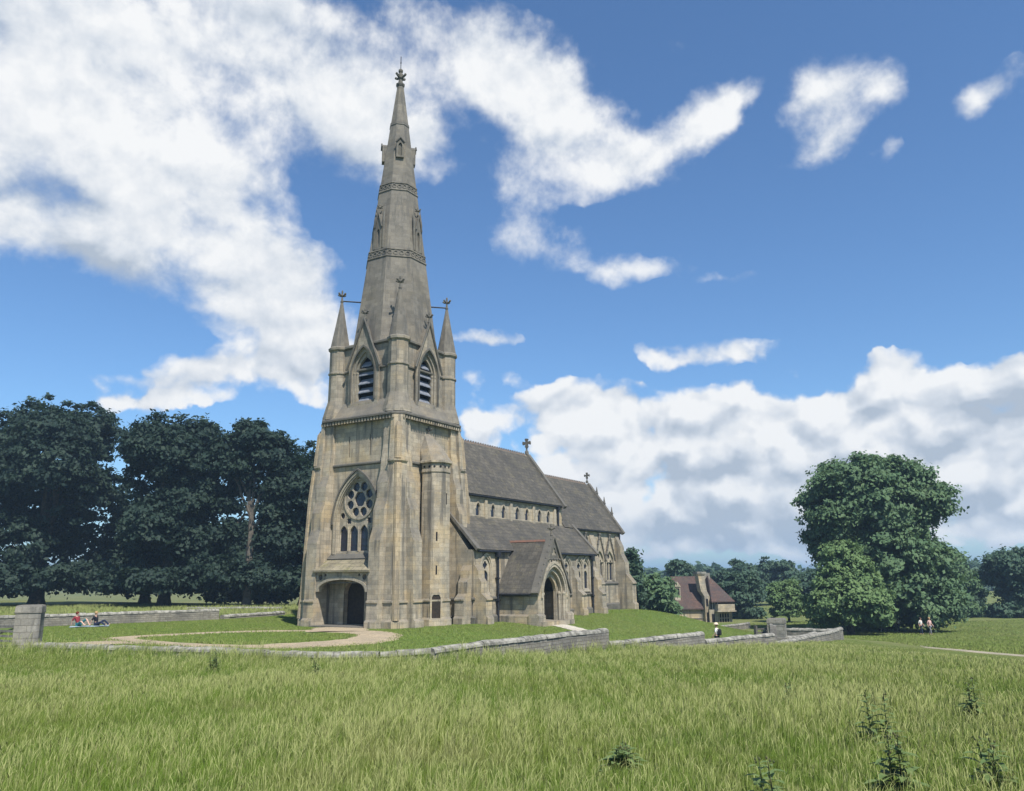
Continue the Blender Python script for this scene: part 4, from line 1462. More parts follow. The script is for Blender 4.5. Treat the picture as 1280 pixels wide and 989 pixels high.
def stone_wall(pts, label, thick=.46, group=None, coping_r=.27, seed=0):
    """pts = (x, y, top z); foot goes below the ground"""
    rng = random.Random(seed)
    q = resample(pts, .8)
    o0 = q[0]
    root = empty('boundary_wall', label, 'wall', (o0[0], o0[1], gz(o0[0], o0[1])), 0, group)
    rz = gz(o0[0], o0[1])
    mb = MB()
    rings = []
    n = len(q)
    nrm = []
    for i, p in enumerate(q):
        d = q[min(i + 1, n - 1)][:2] - q[max(i - 1, 0)][:2]
        d /= np.linalg.norm(d)
        nn = np.array([-d[1], d[0]])
        nrm.append((d, nn))
        zb = gz(p[0], p[1]) - .4
        zt = p[2] - .16
        r = []
        for sg, z, th in ((-1, zb, 1.15), (1, zb, 1.15), (1, zt, 1), (-1, zt, 1)):
            w = thick / 2 * th + rng.uniform(-.015, .015)
            r.append((p[0] - o0[0] + nn[0] * sg * w, p[1] - o0[1] + nn[1] * sg * w, z - rz))
        rings.append(r)
    mb.loft(rings)
    mb.build('wall_body', WALLST, root, flip=False)
    mb = MB()
    qq = resample(pts, .62)
    for a, b_ in zip(qq[:-1], qq[1:]):
        d = b_[:2] - a[:2]
        L = np.linalg.norm(d)
        d = d / L
        nn = np.array([-d[1], d[0]])
        hw = coping_r * rng.uniform(.95, 1.08)
        hh = rng.uniform(.17, .22)
        rr = []
        for f_ in (.015, .5, .985):
            p = a + (b_ - a) * f_
            r = []
            for k in range(9):
                an = math.pi * k / 8
                r.append((p[0] - o0[0] + nn[0] * hw * math.cos(an) * 1.0, p[1] - o0[1] + nn[1] * hw * math.cos(an),
                          p[2] - .17 - rz + hh * math.sin(an) ** .7 + rng.uniform(-.008, .008)))
            rr.append(r)
        mb.loft(rr)
    mb.build('coping', COPE, root, flip=False)
    return root


Z1 = -2.75
stone_wall([(-22.3, 39.8, Z1 - .1), (-16.9, 37.8, Z1 - .12), (-12.7, 36.5, Z1 - .12), (-9.6, 34.6, Z1 - .12), (-7.7, 33.75, Z1 - .12), (-5.35, 33.85, Z1 - .12), (-3.4, 34.5, Z1 - .06), (-1.5, 37.1, Z1), (.7, 39.8, Z1), (2.7, 42.9, Z1), (4.85, 45.2, Z1)],
           'long curved low stone wall with rounded pale coping in front of the church', seed=1)
stone_wall([(4.95, 45.4, -3.45), (8.2, 49.2, -3.45), (11.65, 52.9, -3.45)], 'short coped stone wall stepping down right of the curved front wall', seed=2)
stone_wall([(11.8, 53.15, -3.95), (15.0, 56.3, -3.95), (17.85, 58.85, -3.95)], 'low coped stone wall below the person in the white hat', seed=3)
stone_wall([(18.0, 59.2, -4.62), (22.8, 65.9, -4.6), (26, 70.2, -4.58), (28.5, 74.2, -4.55)], 'coped stone wall running right towards the trees past the wooden gate', seed=4)
stone_wall([(28.3, 75.0, -4.75), (24.6, 77.0, -4.75), (22.4, 76.0, -4.7)], 'far return of stone wall joining the wall end under the small tree', seed=5)
stone_wall([(20.9, 66.6, -4.75), (23.2, 68.6, -4.8), (25.6, 72.4, -4.8)], 'inner stone wall running back from the square gate pier', seed=6)
stone_wall([(23.6, 98, gz(23.6, 98) + .62), (27.3, 104, gz(27.3, 104) + .68), (29.6, 107, gz(29.6, 107) + .7)], 'short grey stone wall in front of the lodge', seed=7)
stone_wall([(-52, 47.5, -2.4), (-42, 55.5, -2.4), (-33.85, 61.5, -2.4), (-29.7, 65.1, -2.4), (-24.4, 69.7, -2.4)], 'long dark stone wall behind the two picnickers', seed=8)
stone_wall([(-24.2, 70.1, -2.92), (-22.7, 73.0, -2.9), (-21.0, 76.8, -2.88)], 'very low stone wall continuing behind the tower end of lawn', seed=9)
stone_wall([(-36, 93, -3.02), (-30, 92, -3.0), (-25, 91, -3.0)], 'faint low wall in the far field under the trees left of tower', seed=10)


def gate_pier(x, y, w, top, rz, label):
    z0 = gz(x, y)
    root = empty('gate_pier', label, 'gate pier', (x, y, z0), rz)
    h = top - z0
    mb = MB()
    cs = lambda a: [(-a, -a), (a, -a), (a, a), (-a, a)]
    a = w / 2
    mb.loft([ringz(cs(a + o), z) for z, o in ((-.4, .06), (.35, .06), (.4, 0), (h - .38, 0))])
    mb.build('shaft', PIERST, root, flip=False)
    mb = MB()
    mb.loft([ringz(cs(a + o), z) for z, o in ((h - .38, .015), (h - .36, .035), (h - .08, .02), (h - .02, -.02), (h, -.10))])
    mb.build('cap', PIERST, root, flip=False)
    return root


gate_pier(-22.95, 40.1, 1.06, -1.12, R(20), 'big square weathered stone pier at the left end of front wall')
gate_pier(20.45, 66.0, 1.25, -3.32, R(-25), 'square stone gate pier beside the wooden gate in front of trees')


def wood_gate(x0, y0, x1, y1, h, label, bars=5, mat=GREYWOOD):
    z0 = gz((x0 + x1) / 2, (y0 + y1) / 2)
    L = math.hypot(x1 - x0, y1 - y0)
    root = empty('field_gate', label, 'gate', (x0, y0, z0), math.atan2(y1 - y0, x1 - x0))
    for xx in (0, L):
        mb = MB()
        mb.box(xx - .1, xx + .1, -.1, .1, -.4, h + .22)
        mb.build('gate_post', mat, root, flip=False)
    mb = MB()
    for k in range(bars):
        z = .18 + (h - .24) * k / (bars - 1)
        mb.box(.12, L - .12, -.03, .03, z - .05, z + .05)
    mb.build('bar', mat, root, flip=False)
    mb = MB()
    mb.tube([(.15, .045, .2), (L - .15, .045, h - .1)], .035, 6)
    mb.tube([(L * .5, .045, .15), (L * .5, .045, h)], .035, 6)
    mb.build('brace', mat, root, flip=False)
    return root


wood_gate(18.9, 66.4, 20.2, 67.4, 1.05, 'dark wooden gate beside the square stone gate pier', 4, GATEWOOD)
wood_gate(-27.3, 42.6, -23.9, 40.8, 1.15, 'grey wooden field gate at the left edge beside big stone pier', 5)
mb = MB()
for k, (dx, w, h) in enumerate(((-1.7, .2, 1.55), (.75, .16, 1.9), (1.05, .16, 1.7))):
    pass


def post(x, y, h, w, label):
    mb = MB()
    z = gz(x, y)
    mb.loft([ringz([(-a, -a), (a, -a), (a, a), (-a, a)], q) for q, a in ((-.4, w), (h - .08, w * .95), (h, w * .55))])
    o = mb.build('gate_post', GREYWOOD, None, flip=False)
    o.location = (x, y, z)
    tag(o, label, 'post')


post(18.45, 60.9, 1.55, .13, 'grey timber post left of the pair in front of the square pier')
post(18.75, 61.1, 1.45, .12, 'grey timber post right of the pair in front of the square pier')


# ------------------------------------------------------------------ LODGE
def lodge():
    lx, ly = 26.5, 122.0
    z0 = gz(lx, ly)
    root = empty('lodge', 'small stone lodge with steep red tiled roofs and tall chimney right of church', 'house', (lx, ly, z0 - .45), R(12))
    B = lambda mb, name, mat, par=None: mb.build(name, mat, par or root, flip=False)
    # x across the view, y away, z up
    mb = MB()
    mb.box(-3.5, 1.4, 0, 7, -.8, 2.6)
    mb.box(1.4, 4.9, -1.0, 7, -.8, 2.2)
    B(mb, 'wall', STONE)
    mb = MB()
    mb.box(-5.6, -3.5, 2.5, 7, -.8, 2.6)
    B(mb, 'wing_wall', STONE)
    # main roof: ridge along the view x, hipped right end
    mb = MB()
    mb.add([(-3.8, -.35, 2.35), (4.4, -.35, 2.35), (4.4, 7.4, 2.35), (-3.8, 7.4, 2.35), (-2.5, 3.4, 6.9), (3.0, 3.4, 6.9),
            (-3.8, -.35, 2.2), (4.4, -.35, 2.2), (4.4, 7.4, 2.2), (-3.8, 7.4, 2.2)],
           [(0, 1, 5, 4), (2, 3, 4, 5), (1, 2, 5), (3, 0, 4), (0, 6, 7, 1), (1, 7, 8, 2), (2, 8, 9, 3), (3, 9, 6, 0), (6, 9, 8, 7)])
    rf = B(mb, 'roof', TILE)
    mb = MB()
    mb.add([(1.6, -1.5, 3.35), (5.2, -1.5, 3.35), (5.2, 5.4, 3.35), (1.6, 5.4, 3.35), (2.6, 1.6, 6.93), (3.5, 3.0, 6.93), (1.6, -1.5, 3.2), (5.2, -1.5, 3.2), (5.2, 5.4, 3.2), (1.6, 5.4, 3.2)],
           [(0, 1, 5, 4), (1, 2, 5), (2, 3, 4, 5), (3, 0, 4), (0, 6, 7, 1), (1, 7, 8, 2), (2, 8, 9, 3), (3, 9, 6, 0), (6, 9, 8, 7)])
    B(mb, 'bay_roof', TILE)
    mb = MB()
    mb.add([(-6.0, 1.9, 2.45), (-3.2, 1.9, 2.45), (-3.2, 7.2, 2.45), (-6.0, 7.2, 2.45), (-6.0, 4.6, 5.4), (-2.4, 4.6, 5.4)], [(0, 1, 5, 4), (2, 3, 4, 5), (1, 2, 5), (3, 0, 4), (0, 3, 2, 1)])
    wr = B(mb, 'wing_roof', TILE)
    mb = MB()
    mb.tube([(-6.05, 4.6, 5.45), (-2.5, 4.6, 5.45)], .12, 6)
    mb.ball((-4.6, 4.6, 5.75), .22, 6, 4)
    B(mb, 'red_ridge_tiles', RED_RIDGE, wr)
    # dormer on the wing side
    mb = MB()
    mb.box(-3.1, -2.2, .6, 3.2, 3.3, 5.4)
    mb.add([(-3.2, .5, 5.4), (-2.1, .5, 5.4), (-2.65, .5, 6.15), (-3.2, 3.3, 5.4), (-2.1, 3.3, 5.4), (-2.65, 3.3, 6.15)], [(0, 1, 2), (3, 5, 4), (0, 2, 5, 3), (1, 4, 5, 2), (0, 3, 4, 1)])
    dm = B(mb, 'dormer', STONE_L)
    mb = MB()
    mb.box(-2.95, -2.35, .55, .62, 4.2, 5.2)
    B(mb, 'pane', DARK, dm)
    # chimney
    mb = MB()
    mb.loft([[(a, c, z), (b_, c, z), (b_, d, z), (a, d, z)] for z, a, b_, c, d in ((-.8, .95, 1.75, -.65, .3), (4.0, .95, 1.75, -.65, .3), (4.8, .6, 1.5, -.3, .9), (7.0, .4, 1.4, .0, 1.2), (7.05, .3, 1.5, -.1, 1.3), (7.25, .3, 1.5, -.1, 1.3))])
    ch = B(mb, 'chimney', STONE)
    mb = MB()
    mb.box(.2, 1.6, -.2, 1.4, 7.26, 7.55)
    mb.box(1.9, 3.3, 2.2, 3.4, 6.4, 7.35)
    B(mb, 'chimney_cap', PIERST, ch)
    for z0_, z1_ in ((2.7, 3.7), (.3, 1.8)):
        mb = MB()
        mb.box(1.15, 1.45, -.70, -.6, z0_, z1_)
        B(mb, 'chimney_window', DARK, ch)
    # stone balcony, half-timbering, windows
    mb = MB()
    mb.box(2.35, 4.95, -1.9, -.9, 2.0, 2.95)
    mb.box(2.2, 5.1, -2.0, -.9, 1.9, 2.08)
    B(mb, 'balcony', STONE_L)
    mb = MB()
    mb.box(1.9, 4.8, -.7, 4, 2.2, 3.5)
    tf = B(mb, 'timber_storey', WHITE)
    mb = MB()
    for x in (1.9, 2.25, 2.65, 3.1, 4.0, 4.75):
        mb.box(x - .07, x + .07, -.76, -.69, 2.2, 3.5)
    mb.box(1.85, 4.85, -.78, -.68, 3.38, 3.52)
    mb.box(3.0, 4.7, -.77, -.69, 2.9, 3.4)
    B(mb, 'timber_frame', OAK, tf)
    mb = MB()
    mb.box(2.9, 4.35, -1.06, -.98, .35, 1.65)
    w = B(mb, 'window', DARK)
    mb = MB()
    for x in (2.85, 3.22, 3.62, 4.02, 4.4):
        mb.box(x - .05, x + .05, -1.1, -.97, .3, 1.7)
    for z in (.3, 1.0, 1.7):
        mb.box(2.8, 4.45, -1.09, -.96, z - .05, z + .05)
    B(mb, 'frame', STONE_L, w)
    mb = MB()
    mb.box(1.75, 2.15, -1.05, -.98, -.2, 1.6)
    B(mb, 'doorway', DARK)
    mb = MB()
    for z in (.9, 1.7):
        mb.box(-3.55, .75, -.07, .03, z, z + .12)
    B(mb, 'string_course', STONE_D)
    return root


lodge()


# ------------------------------------------------------------------ TREES
def leaf_mat(name, dark, light, trans, lift=0.5):
    m, t, b = new_mat(name)
    rn = t.node('ShaderNodeAttribute', dict(attribute_name='tone')).outputs['Fac']
    c = t.mix(rn, dark, light)
    setin(t, b, 'Base Color', c)
    b.inputs['Roughness'].default_value = 0.65
    b.inputs['Specular IOR Level'].default_value = 0.2
    tr = t.node('ShaderNodeBsdfTranslucent')
    tr.inputs['Color'].default_value = (*trans, 1)
    if lift:
        gn = t.node('ShaderNodeNewGeometry').outputs['Normal']
        up_ = t.node('ShaderNodeVectorMath', dict(operation='ADD'), i0=t.node('ShaderNodeVectorMath', dict(operation='SCALE'), i0=gn, Scale=.6).outputs[0], i1=(0, 0, lift)).outputs[0]
        t.l.new(t.vmath('NORMALIZE', up_), b.inputs['Normal'])
    mx = t.node('ShaderNodeMixShader', None, Fac=0.28)
    t.l.new(b.outputs[0], mx.inputs[1])
    t.l.new(tr.outputs[0], mx.inputs[2])
    t.l.new(mx.outputs[0], t.n['Material Output'].inputs['Surface'])
    return m


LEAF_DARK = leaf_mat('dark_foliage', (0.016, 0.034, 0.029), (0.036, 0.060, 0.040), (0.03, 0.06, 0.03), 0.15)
LEAF_MID = leaf_mat('mid_foliage', (0.060, 0.118, 0.062), (0.126, 0.196, 0.094), (0.12, 0.20, 0.075))
LEAF_LIGHT = leaf_mat('light_foliage', (0.088, 0.158, 0.062), (0.155, 0.232, 0.094), (0.15, 0.24, 0.08))
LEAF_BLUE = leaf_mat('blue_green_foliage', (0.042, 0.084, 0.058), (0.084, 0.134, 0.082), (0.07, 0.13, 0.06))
BARK = simple_mat('tree_bark', (0.045, 0.038, 0.030), (0.085, 0.075, 0.06), 4, .95, bump=.8)
BARK_P = simple_mat('pale_bark', (0.13, 0.115, 0.095), (0.085, 0.075, 0.062), 3, .95, bump=.8)


def crown_mesh(lobes, n_cl, per, leaf, seed, clr=.9, inner=.28, bottom=-.65, hole=0.0):
    rng = np.random.default_rng(seed)
    lob = np.array(lobes, float)
    wts = (lob[:, 3] * lob[:, 4] + lob[:, 3] * lob[:, 5] + lob[:, 4] * lob[:, 5])
    wts /= wts.sum()
    li = rng.choice(len(lob), n_cl, p=wts)
    d = rng.normal(size=(n_cl, 3))
    d /= np.linalg.norm(d, axis=1, keepdims=True)
    d[:, 2] = np.where(d[:, 2] < bottom, -d[:, 2] * .3, d[:, 2])
    # lumpy surface
    ph = rng.uniform(0, 6.28, 6)
    lump = 1 + .13 * np.sin(d[:, 0] * 5 + ph[0] + li) * np.sin(d[:, 1] * 5 + ph[1]) + .10 * np.sin(d[:, 2] * 7 + ph[2] + 2 * li)
    rad = np.where(rng.random(n_cl) < inner, rng.uniform(.35, .8, n_cl), rng.uniform(.80, 1.06, n_cl)) * lump
    # sprigs that break the outline
    sp = rng.random(n_cl) < .10
    rad = np.where(sp, rng.uniform(1.04, 1.16, n_cl), rad)
    c = lob[li, :3] + d * rad[:, None] * lob[li, 3:6]
    if hole > 0:
        nz = np.sin(c[:, 0] * 1.1 + ph[3]) * np.sin(c[:, 2] * .9 + ph[4]) + .5 * np.sin(c[:, 1] * 1.3 + c[:, 2] * 1.7 + ph[5])
        keep = nz < 1.0 - hole
        c, d, li, sp = c[keep], d[keep], li[keep], sp[keep]
    n_cl = len(c)
    out = d * .75 + np.array([0, 0, .45])
    N = n_cl * per
    ci = np.repeat(np.arange(n_cl), per)
    sc = (rng.uniform(.55, 1.25, n_cl) * np.where(sp, .6, 1.0))[ci]
    off = rng.normal(size=(N, 3)) * np.array([.62, .62, .34]) * (clr * sc)[:, None]
    # boughs droop outwards
    off[:, 2] -= .18 * np.hypot(off[:, 0], off[:, 1])
    pos = c[ci] + off
    nrm = out[ci] + rng.normal(size=(N, 3)) * .55
    nrm /= np.linalg.norm(nrm, axis=1, keepdims=True)
    ref = rng.normal(size=(N, 3))
    a = np.cross(nrm, ref)
    a /= np.linalg.norm(a, axis=1, keepdims=True) + 1e-9
    b_ = np.cross(nrm, a)
    s = leaf * rng.uniform(.55, 1.35, N)
    a *= s[:, None] * .62
    b_ *= s[:, None]
    fold = nrm * (s * .18)[:, None]
    v = np.stack([pos - b_, pos + a + fold, pos + b_, pos - a + fold], 1).reshape(-1, 3)
    tone_c = rng.uniform(0, 1, n_cl)
    tone = np.clip(.6 * tone_c[ci] + .4 * rng.random(N), 0, 1)
    q = np.arange(N * 4).reshape(-1, 4)
    return v, q, np.repeat(tone, 4)


def tree(name, label, x, y, lobes, n_cl, per, leaf, mat, trunk_r, trunk_h, seed, bark=BARK, clr=.9, group=None, hole=0.0, limbs=6, lean=0.0, inner=.28, bottom=-.65, zg=None):
    z0 = gz(x, y) if zg is None else zg
    root = empty(name, label, 'tree', (x, y, z0), 0, group)
    v, q, tone = crown_mesh(lobes, n_cl, per, leaf, seed, clr, inner, bottom, hole)
    o = raw_mesh('crown', v, quads=q, mat=mat, attrs=dict(tone=tone))
    o.parent = root
    rng = random.Random(seed)
    mb = MB()
    lob = sorted([l for l in lobes if l[2] > trunk_h * .75] or lobes, key=lambda l: -l[3] * l[5])[:limbs]
    tz = trunk_h
    mb.loft([[(r * (1 + .12 * math.sin(3 * k)) * math.cos(k * math.pi / 5) + lean * f, r * (1 + .12 * math.sin(3 * k)) * math.sin(k * math.pi / 5), zz) for k in range(10)]
             for zz, r, f in ((-.4, trunk_r * 1.6, 0), (.25, trunk_r * 1.25, 0), (1.0, trunk_r, .1), (tz * .6, trunk_r * .85, .6), (tz, trunk_r * .72, 1.0))])
    for L in lob:
        p0 = Vector((lean * .9, 0, tz * rng.uniform(.82, 1.0)))
        p3 = Vector((L[0], L[1], L[2] + L[5] * .35))
        p1 = p0.lerp(p3, .35) + Vector((rng.uniform(-.5, .5), rng.uniform(-.5, .5), rng.uniform(.2, .9)))
        p2 = p0.lerp(p3, .7) + Vector((rng.uniform(-.5, .5), rng.uniform(-.5, .5), rng.uniform(.0, .6)))
        mb.tube([p0, p1, p2, p3], trunk_r * .5, 6, trunk_r * .08)
        for _ in range(4):
            dq = Vector((rng.uniform(-1, 1) * L[3], rng.uniform(-1, 1) * L[4], rng.uniform(-.3, .8) * L[5])) * .75
            mb.tube([p1.lerp(p2, rng.uniform(.2, 1)), p2.lerp(Vector(L[:3]) + dq, .5) + Vector((0, 0, .2)), Vector(L[:3]) + dq], trunk_r * .2, 5, trunk_r * .04)
    mb.build('trunk', bark, root, flip=False)
    return root


def lobes_for(w, h, base, n, seed, depth=None, tight=1.0, top_bias=0.0):
    """a rounded parkland crown w wide and h tall whose underside is at base"""
    rng = random.Random(seed)
    cz = base + h / 2
    out = [(0, 0, cz, w * .34, w * .34, h * .40)]
    for k in range(n):
        a = k * 2.399 + rng.uniform(-.3, .3)
        zf = rng.uniform(-.72, .82)
        rr = w * .5 * math.sqrt(max(.08, 1 - abs(zf) ** (2.2 + top_bias))) * .66 * tight
        s = w * rng.uniform(.15, .225)
        out.append((rr * math.cos(a), rr * math.sin(a), cz + zf * h * .40, s, s, s * rng.uniform(.75, 1.0)))
    # skirt of low boughs down to the browsing line
    for k in range(max(6, n // 2)):
        a = k * 2.399 + rng.uniform(-.3, .3)
        s = w * rng.uniform(.14, .19)
        rr = w * (.36 if k % 3 else .16)
        out.append((rr * math.cos(a), rr * math.sin(a), base + s * .62, s, s, s * .62))
    return out


LT = 'dark trees in the row left of the church'
# the row left of the church
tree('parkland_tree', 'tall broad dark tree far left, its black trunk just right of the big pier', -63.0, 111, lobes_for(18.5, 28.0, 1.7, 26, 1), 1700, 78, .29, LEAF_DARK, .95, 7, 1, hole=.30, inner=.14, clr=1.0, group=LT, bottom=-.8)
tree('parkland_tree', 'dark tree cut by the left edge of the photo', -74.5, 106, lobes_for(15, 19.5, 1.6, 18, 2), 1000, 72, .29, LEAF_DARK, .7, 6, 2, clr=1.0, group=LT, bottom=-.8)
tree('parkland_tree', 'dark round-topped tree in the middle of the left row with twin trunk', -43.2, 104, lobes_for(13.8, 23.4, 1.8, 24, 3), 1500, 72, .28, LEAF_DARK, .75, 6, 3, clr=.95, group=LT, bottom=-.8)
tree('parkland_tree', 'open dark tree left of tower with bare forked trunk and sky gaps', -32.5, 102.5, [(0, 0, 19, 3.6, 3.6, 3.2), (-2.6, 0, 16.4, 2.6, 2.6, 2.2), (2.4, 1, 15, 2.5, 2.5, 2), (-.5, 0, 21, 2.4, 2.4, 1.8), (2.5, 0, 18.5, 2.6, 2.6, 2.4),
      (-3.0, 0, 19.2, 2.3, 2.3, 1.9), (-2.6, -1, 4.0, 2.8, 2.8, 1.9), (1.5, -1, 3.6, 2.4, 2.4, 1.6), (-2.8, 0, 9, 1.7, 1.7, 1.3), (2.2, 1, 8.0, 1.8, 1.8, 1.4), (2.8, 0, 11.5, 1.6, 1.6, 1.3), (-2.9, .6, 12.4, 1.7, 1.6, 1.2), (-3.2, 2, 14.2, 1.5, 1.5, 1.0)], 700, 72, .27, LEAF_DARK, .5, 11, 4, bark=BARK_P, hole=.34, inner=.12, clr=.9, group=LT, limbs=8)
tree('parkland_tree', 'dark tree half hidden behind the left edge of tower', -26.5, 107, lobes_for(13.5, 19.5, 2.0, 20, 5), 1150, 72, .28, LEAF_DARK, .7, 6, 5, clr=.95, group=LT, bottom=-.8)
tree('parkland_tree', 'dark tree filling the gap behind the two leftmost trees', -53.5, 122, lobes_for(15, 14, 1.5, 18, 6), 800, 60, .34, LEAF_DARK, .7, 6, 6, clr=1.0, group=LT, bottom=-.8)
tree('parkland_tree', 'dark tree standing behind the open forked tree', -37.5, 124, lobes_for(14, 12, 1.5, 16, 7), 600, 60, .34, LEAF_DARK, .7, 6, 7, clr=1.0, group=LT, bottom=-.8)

# big tree on the right
_rl = random.Random(77)
LIME_EXTRA = []
for _cx, _cz, _rx, _rz in ((0, 15.5, 7.6, 5.6), (.4, 5.2, 6.0, 4.6)):
    for _k in range(24):
        _a = _k * 2 * math.pi / 24 + _rl.uniform(-.1, .1)
        _s = _rl.uniform(.8, 1.7)
        LIME_EXTRA.append((_cx + _rx * math.cos(_a) * _rl.uniform(.86, 1.04), _rl.uniform(-3.5, 3.5), max(1.7, _cz + _rz * math.sin(_a) * _rl.uniform(.86, 1.04)), _s, _s, _s * .75))
tree('lime_tree', 'largest tree on the right, tall with a broad billowing crown', 43.0, 98,
     [(.90 * q[0], q[1], .935 * q[2], .93 * q[3], q[4], .93 * q[5]) for q in [(0, 0, 15.5, 6.2, 6.0, 5.0), (-4.8, 0, 14.6, 3.9, 3.9, 4.2), (-2.6, -1, 18.4, 3.6, 3.6, 2.8), (1.6, 0, 19.2, 3.6, 3.6, 2.3), (5.0, 0, 15.6, 3.6, 3.6, 3.2), (4.0, -1, 17.6, 3.0, 3, 2.4), (-6.6, 1, 12.2, 2.2, 2.2, 2.6), (-5.8, -1, 9.6, 2.2, 2.2, 2.0),
      (0, -2.5, 9.6, 4.6, 4.0, 3.6), (4.2, -1, 8.4, 3.6, 3.6, 3.4), (.5, -3, 5.2, 3.8, 3.6, 3.4), (5.4, -1.5, 4.6, 3.0, 3.0, 2.9), (-2.8, -1, 5.6, 3.0, 3, 3.4), (2.8, -3, 2.9, 3.0, 2.6, 2.0), (7.1, 0, 14.8, 1.7, 1.7, 1.5), (6.9, -1.0, 3.0, 1.7, 1.7, 1.6), (0, 3, 9, 5, 4, 6)] + LIME_EXTRA],
     2300, 84, .25, LEAF_MID, .8, 7, 11, clr=.95, inner=.2, hole=.22, bottom=-.85)
tree('young_lime_tree', 'smaller pale green cone-shaped tree in front of the largest tree', 35.7, 90,
     [(0, 0, 3.6, 3.9, 3.9, 2.6), (0, 0, 6.0, 2.9, 2.9, 2.2), (-.2, 0, 8.2, 1.7, 1.7, 1.6), (-2.2, -.5, 2.6, 2.0, 2.0, 1.7), (2.4, -.5, 2.7, 2.0, 2, 1.8), (.2, -2.2, 3.4, 2.2, 2.0, 1.9), (-1.4, -.6, 5.2, 1.8, 1.8, 1.6), (1.5, -.5, 5.0, 1.9, 1.9, 1.6)],
     760, 76, .20, LEAF_LIGHT, .3, 3, 12, clr=.62, bottom=-.85)
RT = 'background trees right of the church'
bg_specs = [
    # name, label, x, y, width, height, base, material, clusters
    ('round dark green tree hiding the near corner behind the chancel', 17.2, 104, 6.0, 7.4, -.4, LEAF_MID, 560, .5),
    ('narrow dark tree rising just above the chancel corner', 13.9, 101, 3.6, 9.6, -.3, LEAF_BLUE, 360, .4),
    ('low bush-like tree between chancel and lodge', 19.0, 110, 2.6, 4.0, -.4, LEAF_MID, 300, .35),
    ('small round tree showing above the lodge wing roof', 30.4, 152, 4.2, 6.0, 3.4, LEAF_BLUE, 260, .3),
    ('bushy tree under the small round one behind the lodge', 27.6, 149, 5.5, 5.0, .8, LEAF_MID, 260, .3),
    ('dark round tree touching the right side of lodge', 35.2, 130, 5.8, 7.0, .1, LEAF_BLUE, 480, .5),
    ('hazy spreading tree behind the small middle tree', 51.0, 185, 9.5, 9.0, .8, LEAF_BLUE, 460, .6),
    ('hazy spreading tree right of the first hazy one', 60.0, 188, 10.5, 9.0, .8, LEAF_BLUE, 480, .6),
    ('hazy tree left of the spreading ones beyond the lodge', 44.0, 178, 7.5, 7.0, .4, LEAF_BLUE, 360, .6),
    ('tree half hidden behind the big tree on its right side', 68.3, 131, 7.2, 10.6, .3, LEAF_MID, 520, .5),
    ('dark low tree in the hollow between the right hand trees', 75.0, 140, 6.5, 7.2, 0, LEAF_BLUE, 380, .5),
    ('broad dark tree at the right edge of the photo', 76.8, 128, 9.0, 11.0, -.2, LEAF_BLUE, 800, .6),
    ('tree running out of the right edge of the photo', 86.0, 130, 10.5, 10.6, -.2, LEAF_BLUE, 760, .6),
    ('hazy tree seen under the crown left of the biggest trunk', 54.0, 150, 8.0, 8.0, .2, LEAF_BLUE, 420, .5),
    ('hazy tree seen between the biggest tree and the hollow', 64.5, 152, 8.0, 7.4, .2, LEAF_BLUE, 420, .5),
]
for i, (lab, x, y, w, h, base, mat, ncl, tr_) in enumerate(bg_specs):
    tree('parkland_tree', lab, x, y, lobes_for(w, h, base + .3, 12, 40 + i), ncl, 56, .26 if y < 140 else .34, mat, tr_ * .6, max(1.5, h * .3), 60 + i, clr=.6 if w < 7 else .75, group=RT, bottom=-.9, limbs=4)
tree('young_lime_tree', 'small pale rounded tree on a thin stem left of the cone-shaped tree', 39.0, 120, lobes_for(4.8, 5.0, 1.0, 10, 90), 380, 60, .20, LEAF_LIGHT, .14, 2.0, 91, clr=.5, group=RT, bottom=-.9, limbs=4)

# far woodland and the blue hills
v, q, tone = crown_mesh([(x, y + random.uniform(-25, 25), 3.0, 13, 10, random.uniform(5, 8)) for x in range(40, 460, 13) for y in (330,)], 4200, 14, 1.5, 99, 2.4)
v[:, 2] += ground(v[:, 0], v[:, 1])
fw = raw_mesh('far_woodland', v, quads=q, mat=LEAF_BLUE, attrs=dict(tone=tone))
fw['kind'] = 'stuff'
fw['label'] = 'far line of woodland along the edge of the park'
fw['category'] = 'woodland'
hx = np.linspace(-2600, 3600, 90)
hv, hq = [], []
for i, x in enumerate(hx):
    h = 16 + 7 * math.sin(x * .0016 + .6) + 4 * math.sin(x * .0047 + 2) + 2 * math.sin(x * .013)
    hv += [(x, 2700, -12), (x, 3000, h), (x, 3500, h * .9), (x, 4200, -12)]
for i in range(len(hx) - 1):
    for k in range(3):
        hq.append((i * 4 + k, i * 4 + 4 + k, i * 4 + 5 + k, i * 4 + 1 + k))
hl = raw_mesh('hills', np.array(hv), quads=np.array(hq), mat=simple_mat('far_hill_fields', (0.06, 0.08, 0.035), (0.09, 0.10, 0.05), .01), smooth=True)
hl['kind'] = 'structure'

# ------------------------------------------------------------------ PEOPLE
SKIN = simple_mat('skin', (0.52, 0.34, 0.26), (0.46, 0.29, 0.22), 8, .6)


def cloth(name, c):
    return simple_mat(name, c, tuple(q * .8 for q in c), 9, .9)


